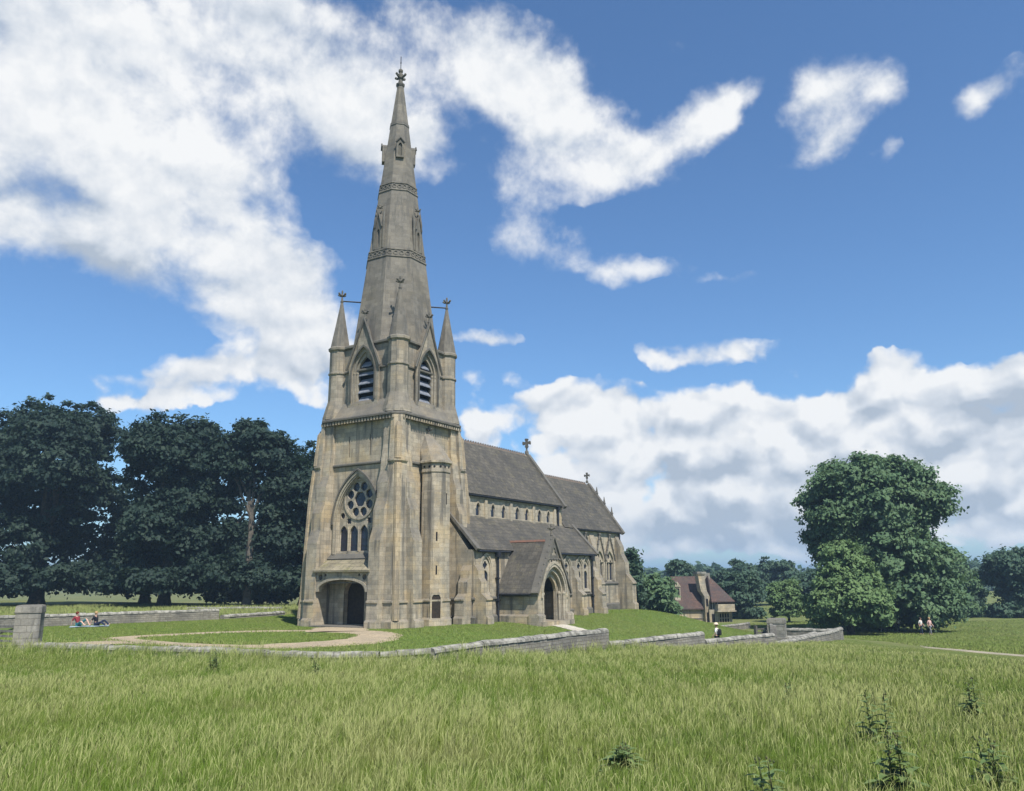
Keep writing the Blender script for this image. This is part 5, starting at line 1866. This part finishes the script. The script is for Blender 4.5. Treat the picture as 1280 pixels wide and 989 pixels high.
def skin_mesh(name, joints, bones, mat, parent, sub=1):
    """joints {name: (x, y, z, radius)}; grown as one skinned surface, baked to a mesh"""
    keys = list(joints)
    me = bpy.data.meshes.new(name)
    me.from_pydata([joints[k][:3] for k in keys], [(keys.index(a), keys.index(b_)) for a, b_ in bones], [])
    ob = bpy.data.objects.new(name, me)
    col.objects.link(ob)
    sk = ob.modifiers.new('skin', 'SKIN')
    for i, k in enumerate(keys):
        r = joints[k][3]
        d = me.skin_vertices[0].data[i]
        d.radius = r if isinstance(r, tuple) else (r, r)
        d.use_root = (i == 0)
    sk.use_smooth_shade = True
    ss = ob.modifiers.new('sub', 'SUBSURF')
    ss.levels = ss.render_levels = sub
    dg = bpy.context.evaluated_depsgraph_get()
    new = bpy.data.meshes.new_from_object(ob.evaluated_get(dg))
    ob.modifiers.clear()
    ob.data = new
    ob.data.name = name
    new.materials.clear()
    new.materials.append(mat)
    ob.parent = parent
    return ob


def stand(walk=0.0, lift=0.0):
    J = dict(pelvis=(0, 0, .93, (.145, .11)), spine=(0, 0, 1.12, (.13, .10)), chest=(0, -.01, 1.32, (.155, .11)), neck0=(0, .0, 1.46, .062), neck=(0, -.01, 1.52, .056),
             jaw=(0, -.03, 1.58, .075), head=(0, -.02, 1.66, .098), crown=(0, -.01, 1.73, .062), nose=(0, -.125, 1.635, .016))
    B = [('pelvis', 'spine'), ('spine', 'chest'), ('chest', 'neck0'), ('neck0', 'neck'), ('neck', 'jaw'), ('jaw', 'head'), ('head', 'crown'), ('head', 'nose')]
    for s, n in ((-1, 'L'), (1, 'R')):
        w = walk * s
        J.update({n + 'sh': (s * .18, 0, 1.41, .062), n + 'el': (s * .25, .03 - w * .12, 1.14, .045), n + 'wr': (s * .245, -.10 - w * .22, .92, .032), n + 'pa': (s * .24, -.13 - w * .24, .86, (.038, .022)),
                  n + 'hip': (s * .095, 0, .86, .09), n + 'kn': (s * .10, -.03 + w * .16, .49, .062), n + 'an': (s * .10, .02 + w * .30, .09, .042), n + 'toe': (s * .11, -.15 + w * .30, .04, .036)})
        B += [('chest', n + 'sh'), (n + 'sh', n + 'el'), (n + 'el', n + 'wr'), (n + 'wr', n + 'pa'), ('pelvis', n + 'hip'), (n + 'hip', n + 'kn'), (n + 'kn', n + 'an'), (n + 'an', n + 'toe')]
        px, py, pz = J[n + 'pa'][:3]
        for k, ln in enumerate((.075, .085, .08, .065)):
            J[n + 'f%d' % k] = (px - s * .005, py - .028 + k * .019, pz - ln * .6, .009)
            J[n + 'g%d' % k] = (px - s * .02, py - .030 + k * .019, pz - ln, .008)
            B += [(n + 'pa', n + 'f%d' % k), (n + 'f%d' % k, n + 'g%d' % k)]
        J[n + 't'] = (px - s * .02, py - .05, pz - .01, .010)
        B += [(n + 'wr', n + 't')]
    return J, B


def sit(knee=.42, lean=.12, spread=.1):
    """sitting on the ground, legs out in front (towards -y)"""
    J = dict(pelvis=(0, 0, .13, (.15, .12)), spine=(0, lean * .4, .33, (.13, .10)), chest=(0, lean, .54, (.155, .11)), neck0=(0, lean, .68, .062), neck=(0, lean - .02, .74, .056),
             jaw=(0, lean - .05, .80, .075), head=(0, lean - .04, .88, .098), crown=(0, lean - .03, .95, .062), nose=(0, lean - .145, .855, .016))
    B = [('pelvis', 'spine'), ('spine', 'chest'), ('chest', 'neck0'), ('neck0', 'neck'), ('neck', 'jaw'), ('jaw', 'head'), ('head', 'crown'), ('head', 'nose')]
    for s, n in ((-1, 'L'), (1, 'R')):
        J.update({n + 'sh': (s * .18, lean, .63, .062), n + 'el': (s * .27, lean + .12, .38, .045), n + 'wr': (s * .25, lean + .20, .12, .032), n + 'pa': (s * .25, lean + .21, .05, (.038, .024)),
                  n + 'hip': (s * .10, -.05, .13, .09), n + 'kn': (s * (.12 + spread), -.45, .12 + knee * (.9 if s > 0 else .55), .062), n + 'an': (s * (.11 + spread), -.82, .06, .042), n + 'toe': (s * (.12 + spread), -.90, .15, .034)})
        B += [('chest', n + 'sh'), (n + 'sh', n + 'el'), (n + 'el', n + 'wr'), (n + 'wr', n + 'pa'), ('pelvis', n + 'hip'), (n + 'hip', n + 'kn'), (n + 'kn', n + 'an'), (n + 'an', n + 'toe')]
        px, py, pz = J[n + 'pa'][:3]
        for k, ln in enumerate((.075, .085, .08, .065)):
            J[n + 'f%d' % k] = (px - .028 + k * .019, py + ln * .6, pz - .012, .009)
            J[n + 'g%d' % k] = (px - .030 + k * .019, py + ln, pz - .028, .008)
            B += [(n + 'pa', n + 'f%d' % k), (n + 'f%d' % k, n + 'g%d' % k)]
        J[n + 't'] = (px - s * .05, py + .02, pz - .02, .010)
        B += [(n + 'wr', n + 't')]
    return J, B


def person(label, x, y, rz, JB, shirt, legs, hair, sleeves=True, shorts=False, hat=None, z=None, group=None, scale=1.0):
    J, B = JB
    z0 = gz(x, y) if z is None else z
    root = empty('person', label, 'person', (x, y, z0), rz, group)
    root.scale = (scale,) * 3
    skin_mesh('body', J, B, SKIN, root)

    def grow(keys, extra):
        jj = {}
        for k in keys:
            r = J[k][3]
            jj[k] = J[k][:3] + ((tuple(q + extra for q in r)) if isinstance(r, tuple) else r + extra,)
        return jj, [b_ for b_ in B if b_[0] in jj and b_[1] in jj]
    tk = ['pelvis', 'spine', 'chest', 'neck0', 'Lsh', 'Rsh', 'Lel', 'Rel']
    jj, bb = grow(tk, .018)
    jj['neck0'] = jj['neck0'][:2] + (jj['neck0'][2] - .04, .066)
    skin_mesh('shirt', jj, bb, shirt, root)
    lk = ['pelvis', 'Lhip', 'Rhip', 'Lkn', 'Rkn'] + ([] if shorts else ['Lan', 'Ran'])
    jj, bb = grow(lk, .014)
    if not shorts:
        for k in ('Lan', 'Ran'):
            jj[k] = jj[k][:3] + (.062,)
    skin_mesh('shorts' if shorts else 'trousers', jj, bb, legs, root)
    hx_, hy_, hz_ = J['head'][:3]
    mb = MB()
    mb.ball((hx_, hy_ + .022, hz_ + .03), .122, 10, 6, .98)
    mb.build('hair', hair, root, flip=False, smooth=True)
    if hat:
        mb = MB()
        mb.loft([ringz(ngon(hx_, hy_, r, 12), hz_ + q) for q, r in ((.05, .21), (.07, .21), (.075, .135), (.15, .125), (.18, .08), (.185, .01))])
        mb.build('sun_hat', hat, root, flip=False, smooth=True)
    return root


C_WHITE = cloth('white_cotton', (0.72, 0.71, 0.68))
C_BLACK = cloth('black_cloth', (0.016, 0.018, 0.024))
C_NAVY = cloth('navy_cloth', (0.02, 0.03, 0.06))
C_GREY = cloth('grey_cloth', (0.20, 0.21, 0.23))
C_PINK = cloth('pale_pink_cloth', (0.62, 0.40, 0.38))
C_TEAL = cloth('teal_cloth', (0.03, 0.16, 0.18))
C_MAROON = cloth('maroon_cloth', (0.22, 0.03, 0.04))
C_STRAW = cloth('straw', (0.66, 0.55, 0.42))
H_RED = cloth('red_hair', (0.12, 0.025, 0.012))
H_BROWN = cloth('brown_hair', (0.05, 0.03, 0.02))
H_FAIR = cloth('fair_hair', (0.38, 0.25, 0.12))

wx, wy = 14.15, 59.3
person('person in white top and pale sun hat standing on lawn behind wall', wx, wy, R(-120), stand(.5), C_WHITE, C_NAVY, H_FAIR, hat=C_STRAW, scale=1.0)
mb = MB()
mb.loft([[(a, b_, z) for a, b_ in ((-w, -d), (w, -d), (w, d), (-w, d))] for z, w, d in ((0, .13, .07), (.08, .16, .10), (.3, .16, .10), (.42, .10, .06))])
bag = mb.build('backpack', C_BLACK, None, flip=False)
mb = MB()
for s in (-1, 1):
    mb.tube([(s * .11, -.08, .40), (s * .12, -.24, .42), (s * .13, -.34, .28), (s * .12, -.26, .08), (s * .11, -.07, .02)], .02, 6)
st = mb.build('strap', C_BLACK, bag, flip=False)
rot = Matrix.Rotation(R(-120), 3, 'Z')
off = rot @ Vector((0, .2, .98))
bag.location = (wx + off.x, wy + off.y, gz(wx, wy) + off.z)
bag.rotation_euler = (0, 0, R(-120))
tag(bag, 'black backpack worn by the person in the white hat', 'backpack')

# picnic
bx, by = -30.3, 60.5
bz = gz(bx, by)
mb = MB()
nb_ = 14
vs_, fs_ = [], []
for i in range(nb_ + 1):
    for j in range(nb_ + 1):
        u, v_ = (i / nb_ - .5) * 2.5, (j / nb_ - .5) * 1.6
        vs_.append((u, v_, .035 + .012 * math.sin(u * 5 + v_ * 3) + gz(bx + u, by + v_) - bz))
for i in range(nb_):
    for j in range(nb_):
        a = i * (nb_ + 1) + j
        fs_.append((a, a + 1, a + nb_ + 2, a + nb_ + 1))
mb.add(vs_, fs_)
mb.add([(x, y, z + .02) for x, y, z in vs_], [tuple(reversed(f)) for f in fs_])
bl = mb.build('picnic_blanket', cloth('pale_blue_wool', (0.30, 0.38, 0.43)), None, flip=False)
bl.location = (bx, by, bz)
bl.rotation_euler = (0, 0, R(22))
tag(bl, 'pale blue picnic blanket spread on the lawn in front of the dark wall', 'blanket')
person('red-haired person in maroon sitting at the left end of the picnic blanket', bx - .75, by - .1, R(70), sit(.45, .22), C_MAROON, C_TEAL, H_RED, shorts=True, z=bz + .05)
person('fair-haired person in black sitting on the right half of the picnic blanket', bx + .35, by + .25, R(85), sit(.3, .1), C_BLACK, C_NAVY, H_FAIR, z=bz + .05)

# walkers under the big tree
walkers = [(43.15, 90.0, 40, C_WHITE, C_NAVY, H_BROWN, 'walker in a white top at the right foot of the big tree'),
           (43.95, 89.7, 30, C_PINK, C_GREY, H_FAIR, 'walker in a pale pink top, rightmost of the people by the big tree'),
           (43.3, 95.5, 200, C_WHITE, C_BLACK, H_BROWN, 'distant walker in white just left of the pair by the big tree'),
           (41.8, 96.2, 120, C_TEAL, C_GREY, H_BROWN, 'distant walker in a teal top right of the big trunk'),
           (37.9, 97.5, 160, C_WHITE, C_NAVY, H_BROWN, 'distant walker in white just right of the small tree stem'),
           (38.5, 97.9, 170, C_GREY, C_BLACK, H_BROWN, 'distant walker in grey, right of the one in white by the small tree stem')]
for x, y, a, sh_, lg, hr, lab in walkers:
    person(lab, x, y, R(a), stand(.6), sh_, lg, hr, group='walkers by the big tree')

# ------------------------------------------------------------------ TALL WEEDS
WEED = leaf_mat('thistle_leaf', (0.10, 0.165, 0.055), (0.165, 0.225, 0.085), (0.14, 0.20, 0.06))
WSTEM = simple_mat('weed_stem', (0.06, 0.085, 0.03), (0.09, 0.085, 0.04), 8)


def weed(x, y, h, seed, label, bushy=1.0):
    rng = random.Random(seed)
    z0 = gz(x, y)
    root = empty('thistle', label, 'weed', (x, y, z0), rng.uniform(0, 6), 'tall dark weeds standing in the meadow')
    ml = MB()
    ms = MB()
    for k in range(rng.randint(2, 4)):
        bx_, by_ = rng.uniform(-.12, .12), rng.uniform(-.12, .12)
        hh = h * rng.uniform(.7, 1)
        tx, ty = bx_ + rng.uniform(-.1, .1), by_ + rng.uniform(-.1, .1)
        ms.tube([(bx_, by_, -.1), ((bx_ + tx) / 2, (by_ + ty) / 2, hh * .5), (tx, ty, hh)], .010, 5, .004)
        n = int(34 * bushy * hh)
        for i in range(n):
            f = .12 + .88 * i / n
            a = i * 2.4 + rng.uniform(-.3, .3)
            L = (.20 * (1 - f) ** .6 + .06) * rng.uniform(.8, 1.2)
            px, py, pz = bx_ + (tx - bx_) * f, by_ + (ty - by_) * f, hh * f
            ca, sa = math.cos(a), math.sin(a)
            w = L * .22
            up = rng.uniform(.25, .7)
            pts = []
            for q, ww in ((0, .3), (.35, 1.0), (.7, .75), (1.0, .02)):
                zz = pz + L * (up * q - .45 * q * q)
                for sg in (-1, 1):
                    pts.append((px + ca * L * q - sa * w * ww * sg, py + sa * L * q + ca * w * ww * sg, zz + .25 * w * ww))
                pts.append((px + ca * L * q, py + sa * L * q, zz))
            fs = []
            for q in range(3):
                o = q * 3
                fs += [(o, o + 2, o + 5, o + 3), (o + 2, o + 1, o + 4, o + 5)]
            ml.add(pts, fs)
        for i in range(4):
            ms.ball((tx + rng.uniform(-.04, .04), ty + rng.uniform(-.04, .04), hh + rng.uniform(-.05, .03)), .011, 5, 4, 1.3)
    ms.build('stem', WSTEM, root, flip=False)
    me = bpy.data.meshes.new('leaf')
    me.from_pydata(ml.v, [], ml.f)
    at = me.attributes.new('tone', 'FLOAT', 'POINT')
    at.data.foreach_set('value', np.random.default_rng(seed).random(len(ml.v)).astype(np.float32))
    me.materials.append(WEED)
    o = bpy.data.objects.new('leaf', me)
    col.objects.link(o)
    o.parent = root


WEEDS = [(4.75, 11.4, .80, 'tallest thistle right of the middle of the meadow, upright and spiky', 1.0),
         (7.6, 14.3, .80, 'thistle standing alone farther back on the right of the meadow', 1.0),
         (3.65, 8.3, .62, 'thistle near the bottom edge right of centre, in front of the tallest one', .9),
         (4.75, 8.8, .55, 'small thistle at the bottom edge, right of the one near the bottom', .9),
         (2.2, 7.6, .50, 'low thistle at the bottom edge just right of centre', 1.0),
         (1.15, 9.6, .36, 'leafy low dock clump in the near meadow right of the middle', 2.0),
         (-5.9, 25.5, .6, 'weed rising before the low wall below the gravel ring', 1.2),
         (-10.3, 29.5, .85, 'thin leaning weed that overlaps the gravel path', .8),
         (5.6, 17.5, .6, 'slender weed in the middle distance right of centre', .9),
         (8.9, 13.6, .6, 'thistle near the right edge of the meadow', .9)]
for i, (x, y, h, lab, bu) in enumerate(WEEDS):
    weed(x, y, h, 200 + i, lab, bu)

# ------------------------------------------------------------------ MEADOW GRASS
rng = np.random.default_rng(7)


def blades(n, d0, d1, rho_pow, poly, h0, h1, wid, seed_frac=.14, outside=None):
    u = rng.random(n * 2)
    p = 2 - rho_pow
    d = (d0 ** p + u * (d1 ** p - d0 ** p)) ** (1 / p)
    a = rng.uniform(R(-41), R(41), n * 2)
    # tufted: pull the blades towards clump centres
    x, y = d * np.sin(a), d * np.cos(a)
    cl = .5 + .012 * d
    jx = np.round(x / cl) * cl + .35 * cl * np.sin(np.round(x / cl) * 12.9 + np.round(y / cl) * 78.2)
    jy = np.round(y / cl) * cl + .35 * cl * np.sin(np.round(x / cl) * 39.3 + np.round(y / cl) * 11.1)
    k = rng.random(n * 2) * .45
    x, y = x + (jx - x) * k, y + (jy - y) * k
    ok = in_poly(x, y, poly)
    x, y, d = x[ok][:n], y[ok][:n], d[ok][:n]
    n = len(x)
    z = ground(x, y)
    patch = .5 + .5 * np.sin(x * .55 + 1.7 * np.sin(y * .21 + 1)) * np.sin(y * .42 + 1.3 * np.sin(x * .33))
    patch2 = .5 + .5 * np.sin(x * 1.9 + np.sin(y * 1.3) * 2) * np.sin(y * 1.6 + np.sin(x * 1.1))
    seed = rng.random(n) < seed_frac * (.3 + 1.4 * patch)
    h = (h0 + (h1 - h0) * rng.random(n) ** 1.4) * (.55 + .50 * patch + .28 * patch2) * np.clip(.60 + d / 38, .6, 1.0)
    h = np.where(seed, h * 1.3 + .10, h)
    dr = dist_poly(x, y, [(28.8, 73.7), (27.2, 62), (25.4, 52), (24.6, 44), (25.6, 38), (29, 28), (26, 38), (25, 44), (25.8, 52), (27.6, 62)])
    h = h * np.clip(dr / 9.0, .16, 1)
    h = h * (1 + np.where(x < -2, 1.25, .7) * np.exp(-dist_poly(x, y, MEADOW[3:14] + MEADOW[13:2:-1]) / 1.6))
    w = wid * (1 + .085 * d) * rng.uniform(.6, 1.3, n)
    w = np.where(seed, w * .55, w)
    an = rng.uniform(0, 2 * np.pi, n)
    wx_, wy_ = np.cos(an), np.sin(an)
    la = rng.normal(.6, 1.7, n)
    ln = np.abs(rng.normal(0, .30, n)) * h
    lx, ly = np.cos(la) * ln, np.sin(la) * ln
    B0 = np.stack([x, y, z - .02], 1)
    wv_ = np.stack([wx_ * w / 2, wy_ * w / 2, np.zeros(n)], 1)
    M = B0 + np.stack([lx * .28, ly * .28, h * .55], 1)
    Q = B0 + np.stack([lx * .7, ly * .7, h * .86], 1)
    T = B0 + np.stack([lx * 1.15, ly * 1.15, h * (1 - .25 * np.minimum(1, (ln / h)) ** 2)], 1)
    qw = np.where(seed, 3.0, .75)[:, None]
    mw = np.where(seed, .7, 1.0)[:, None]
    V = np.stack([B0 - wv_, B0 + wv_, M + wv_ * mw, M - wv_ * mw, Q + wv_ * qw, Q - wv_ * qw, T], 1).reshape(-1, 3)
    o = np.arange(n) * 7
    quads = np.concatenate([np.stack([o, o + 1, o + 2, o + 3], 1), np.stack([o + 3, o + 2, o + 4, o + 5], 1)])
    tris = np.stack([o + 5, o + 4, o + 6], 1)
    tone = np.clip(.38 * rng.random(n) + .34 * patch + .2 * patch2 + .1, 0, 1)
    tip = np.zeros((n, 7))
    tip[:, 4:] = np.where(seed, 1.0, .12)[:, None]
    tip[:, 2:4] = np.where(seed, .45, .03)[:, None]
    tip *= rng.uniform(.6, 1, n)[:, None]
    dry = np.repeat((rng.random(n) < (.05 + .14 * patch2)).astype(float), 7)
    return V, quads, tris, np.repeat(tone, 7), np.maximum(tip.ravel(), dry * .8)


m, t, b = new_mat('meadow_grass')
tn = t.node('ShaderNodeAttribute', dict(attribute_name='tone')).outputs['Fac']
tp = t.node('ShaderNodeAttribute', dict(attribute_name='straw')).outputs['Fac']
gpo = t.node('ShaderNodeTexCoord').outputs['Object']
pn = t.maprange(t.noise(gpo, .16, 5, .6), .4, .62, 0, 1)
c = t.mix(tn, (0.070, 0.148, 0.016), (0.146, 0.222, 0.034))
c = t.mix(t.math('MULTIPLY', pn, .55), c, (0.158, 0.202, 0.046))
pk = t.noise(gpo, .55, 5, .65)
c = t.mix(t.maprange(pk, .54, .70, 0, .55), c, (0.060, 0.125, 0.026))
c = t.mix(t.maprange(t.noise(t.vmath('ADD', gpo, (31, 8, 0)), .38, 5, .68), .55, .70, 0, .5), c, (0.20, 0.185, 0.085))
c = t.mix(tp, c, (0.34, 0.36, 0.155))
setin(t, b, 'Base Color', c)
b.inputs['Roughness'].default_value = .85
b.inputs['Specular IOR Level'].default_value = .04
tr = t.node('ShaderNodeBsdfTranslucent')
t.l.new(c, tr.inputs['Color'])
# blades shade mostly like the sward they make up
gn = t.node('ShaderNodeNewGeometry').outputs['Normal']
up_ = t.node('ShaderNodeVectorMath', dict(operation='ADD'), i0=t.node('ShaderNodeVectorMath', dict(operation='SCALE'), i0=gn, Scale=.30).outputs[0], i1=(0, 0, .80)).outputs[0]
nn_ = t.vmath('NORMALIZE', up_)
t.l.new(nn_, b.inputs['Normal'])
t.l.new(nn_, tr.inputs['Normal'])
mx = t.node('ShaderNodeMixShader', None, Fac=.2)
t.l.new(b.outputs[0], mx.inputs[1])
t.l.new(tr.outputs[0], mx.inputs[2])
t.l.new(mx.outputs[0], t.n['Material Output'].inputs['Surface'])
V, Qd, Tr, tone, straw = blades(1300000, 4.2, 78, 1.46, MEADOW, .14, .30, .0020, .10)
mg = raw_mesh('meadow_grass', V, quads=Qd, tris=Tr, mat=m, attrs=dict(tone=tone, straw=straw))
mg['kind'] = 'stuff'
mg['label'] = 'tall uncut meadow grass with straw coloured seed heads'
mg['category'] = 'grass'
# short mown turf, thicker at wall feet and path edges
n = 260000
lx_ = rng.uniform(-34, 26, n * 2)
ly_ = rng.uniform(36, 88, n * 2)
ok = in_poly(lx_, ly_, ENCL)
ee_ = (lx_ - CX) * math.sin(TH) + (ly_ - CY) * math.cos(TH)
es_ = (lx_ - CX) * math.cos(TH) - (ly_ - CY) * math.sin(TH)
ok &= ~((ee_ > -5.2) & (ee_ < 33.4) & (np.abs(es_) < 5.2)) & ~((ee_ > 2) & (ee_ < 22.3) & (np.abs(es_) < 6.1)) & ~((ee_ > 5.4) & (ee_ < 10.6) & (es_ > 0) & (es_ < 9.6))
dring = dist_poly(lx_, ly_, RINGP)
ok &= dring > np.where((lx_ > -13) & (ly_ < 54), 1.15, .78) * rng.uniform(.8, 1.1, n * 2)
ok &= ~((lx_ > -13) & (lx_ < -9.6) & (ly_ > 51.5) & (ly_ < 57.5)) & ~((ee_ > 6.6) & (ee_ < 9.2) & (es_ > 9) & (es_ < 12.6))
lx_, ly_ = lx_[ok][:n], ly_[ok][:n]
n = len(lx_)
hh = rng.uniform(.03, .085, n) * (1 + 1.2 * np.exp(-((dist_poly(lx_, ly_, RINGP) - .85) / .2) ** 2))
an = rng.uniform(0, np.pi, n)
b0 = np.stack([lx_, ly_, ground(lx_, ly_) - .01], 1)
wv2 = np.stack([np.cos(an) * .022, np.sin(an) * .022, 0 * an], 1)
tpv = b0 + np.stack([rng.normal(0, .04, n), rng.normal(0, .04, n), hh], 1)
V2 = np.stack([b0 - wv2, b0 + wv2, tpv], 1).reshape(-1, 3)
lg = raw_mesh('lawn_turf', V2, tris=np.arange(n * 3).reshape(-1, 3), mat=m, attrs=dict(tone=np.repeat(rng.random(n) ** .7, 3), straw=np.repeat(np.where(rng.random(n) < .12, .6, .12), 3)))
lg['kind'] = 'stuff'
lg['label'] = 'short mown lawn turf round the church'
lg['category'] = 'grass'
# rough pasture on the right
PAST = [(28, 40), (27.5, 55), (29.6, 66), (31, 80), (30, 118), (100, 122), (100, 60), (60, 40)]
n = 170000
px_ = rng.uniform(27, 100, n * 2)
py_ = rng.uniform(40, 122, n * 2)
ok = in_poly(px_, py_, PAST) & (px_ < py_ * .85)
px_, py_ = px_[ok][:n], py_[ok][:n]
n = len(px_)
hh = rng.uniform(.05, .17, n)
an = rng.uniform(0, np.pi, n)
b0 = np.stack([px_, py_, ground(px_, py_) - .02], 1)
wv2 = np.stack([np.cos(an) * .03, np.sin(an) * .03, 0 * an], 1)
tpv = b0 + np.stack([rng.normal(0, .07, n), rng.normal(0, .07, n), hh], 1)
V2 = np.stack([b0 - wv2, b0 + wv2, tpv], 1).reshape(-1, 3)
pg = raw_mesh('pasture_grass', V2, tris=np.arange(n * 3).reshape(-1, 3), mat=m, attrs=dict(tone=np.repeat(rng.random(n), 3), straw=np.repeat(rng.uniform(.05, .5, n), 3)))
pg['kind'] = 'stuff'
pg['label'] = 'short rough pasture to the right of the churchyard wall'
pg['category'] = 'grass'
# longer grass in the field under the left trees
FIELD = [(-110, 70), (-60, 64), (-34, 63.5), (-25, 72), (-21.5, 80), (-20, 95), (-21, 104), (-110, 118)]
n = 60000
fx_ = rng.uniform(-110, -20, n * 2)
fy_ = rng.uniform(62, 118, n * 2)
ok = in_poly(fx_, fy_, FIELD)
fx_, fy_ = fx_[ok][:n], fy_[ok][:n]
n = len(fx_)
hh = rng.uniform(.18, .42, n)
an = rng.uniform(0, np.pi, n)
w = .05
b0 = np.stack([fx_, fy_, ground(fx_, fy_) - .03], 1)
wv2 = np.stack([np.cos(an) * w, np.sin(an) * w, 0 * an], 1)
tpv = b0 + np.stack([rng.normal(0, .08, n), rng.normal(0, .08, n), hh], 1)
V = np.stack([b0 - wv2, b0 + wv2, tpv], 1).reshape(-1, 3)
fg = raw_mesh('field_grass', V, tris=np.arange(n * 3).reshape(-1, 3), mat=m, attrs=dict(tone=np.repeat(rng.random(n), 3), straw=np.repeat(rng.uniform(.3, .75, n), 3)))
fg['kind'] = 'stuff'
fg['label'] = 'long pale grass in the field beneath the left row of trees'
fg['category'] = 'grass'

# ------------------------------------------------------------------ HAZE
mb = MB()
mb.box(-6500, 6500, -380, 7300, -15, 47)
hm = bpy.data.materials.new('haze')
hm.use_nodes = True
ht = NT(hm.node_tree)
ht.n.clear()
pv_ = ht.node('ShaderNodeVolumePrincipled')
pv_.inputs['Color'].default_value = (0.52, 0.76, 1.0, 1)
pv_.inputs['Density'].default_value = 0.00045
pv_.inputs['Anisotropy'].default_value = 0.2
ho = ht.node('ShaderNodeOutputMaterial')
ht.l.new(pv_.outputs[0], ho.inputs['Volume'])
hz_ob = mb.build('haze', hm, None, flip=False)
hz_ob['kind'] = 'stuff'
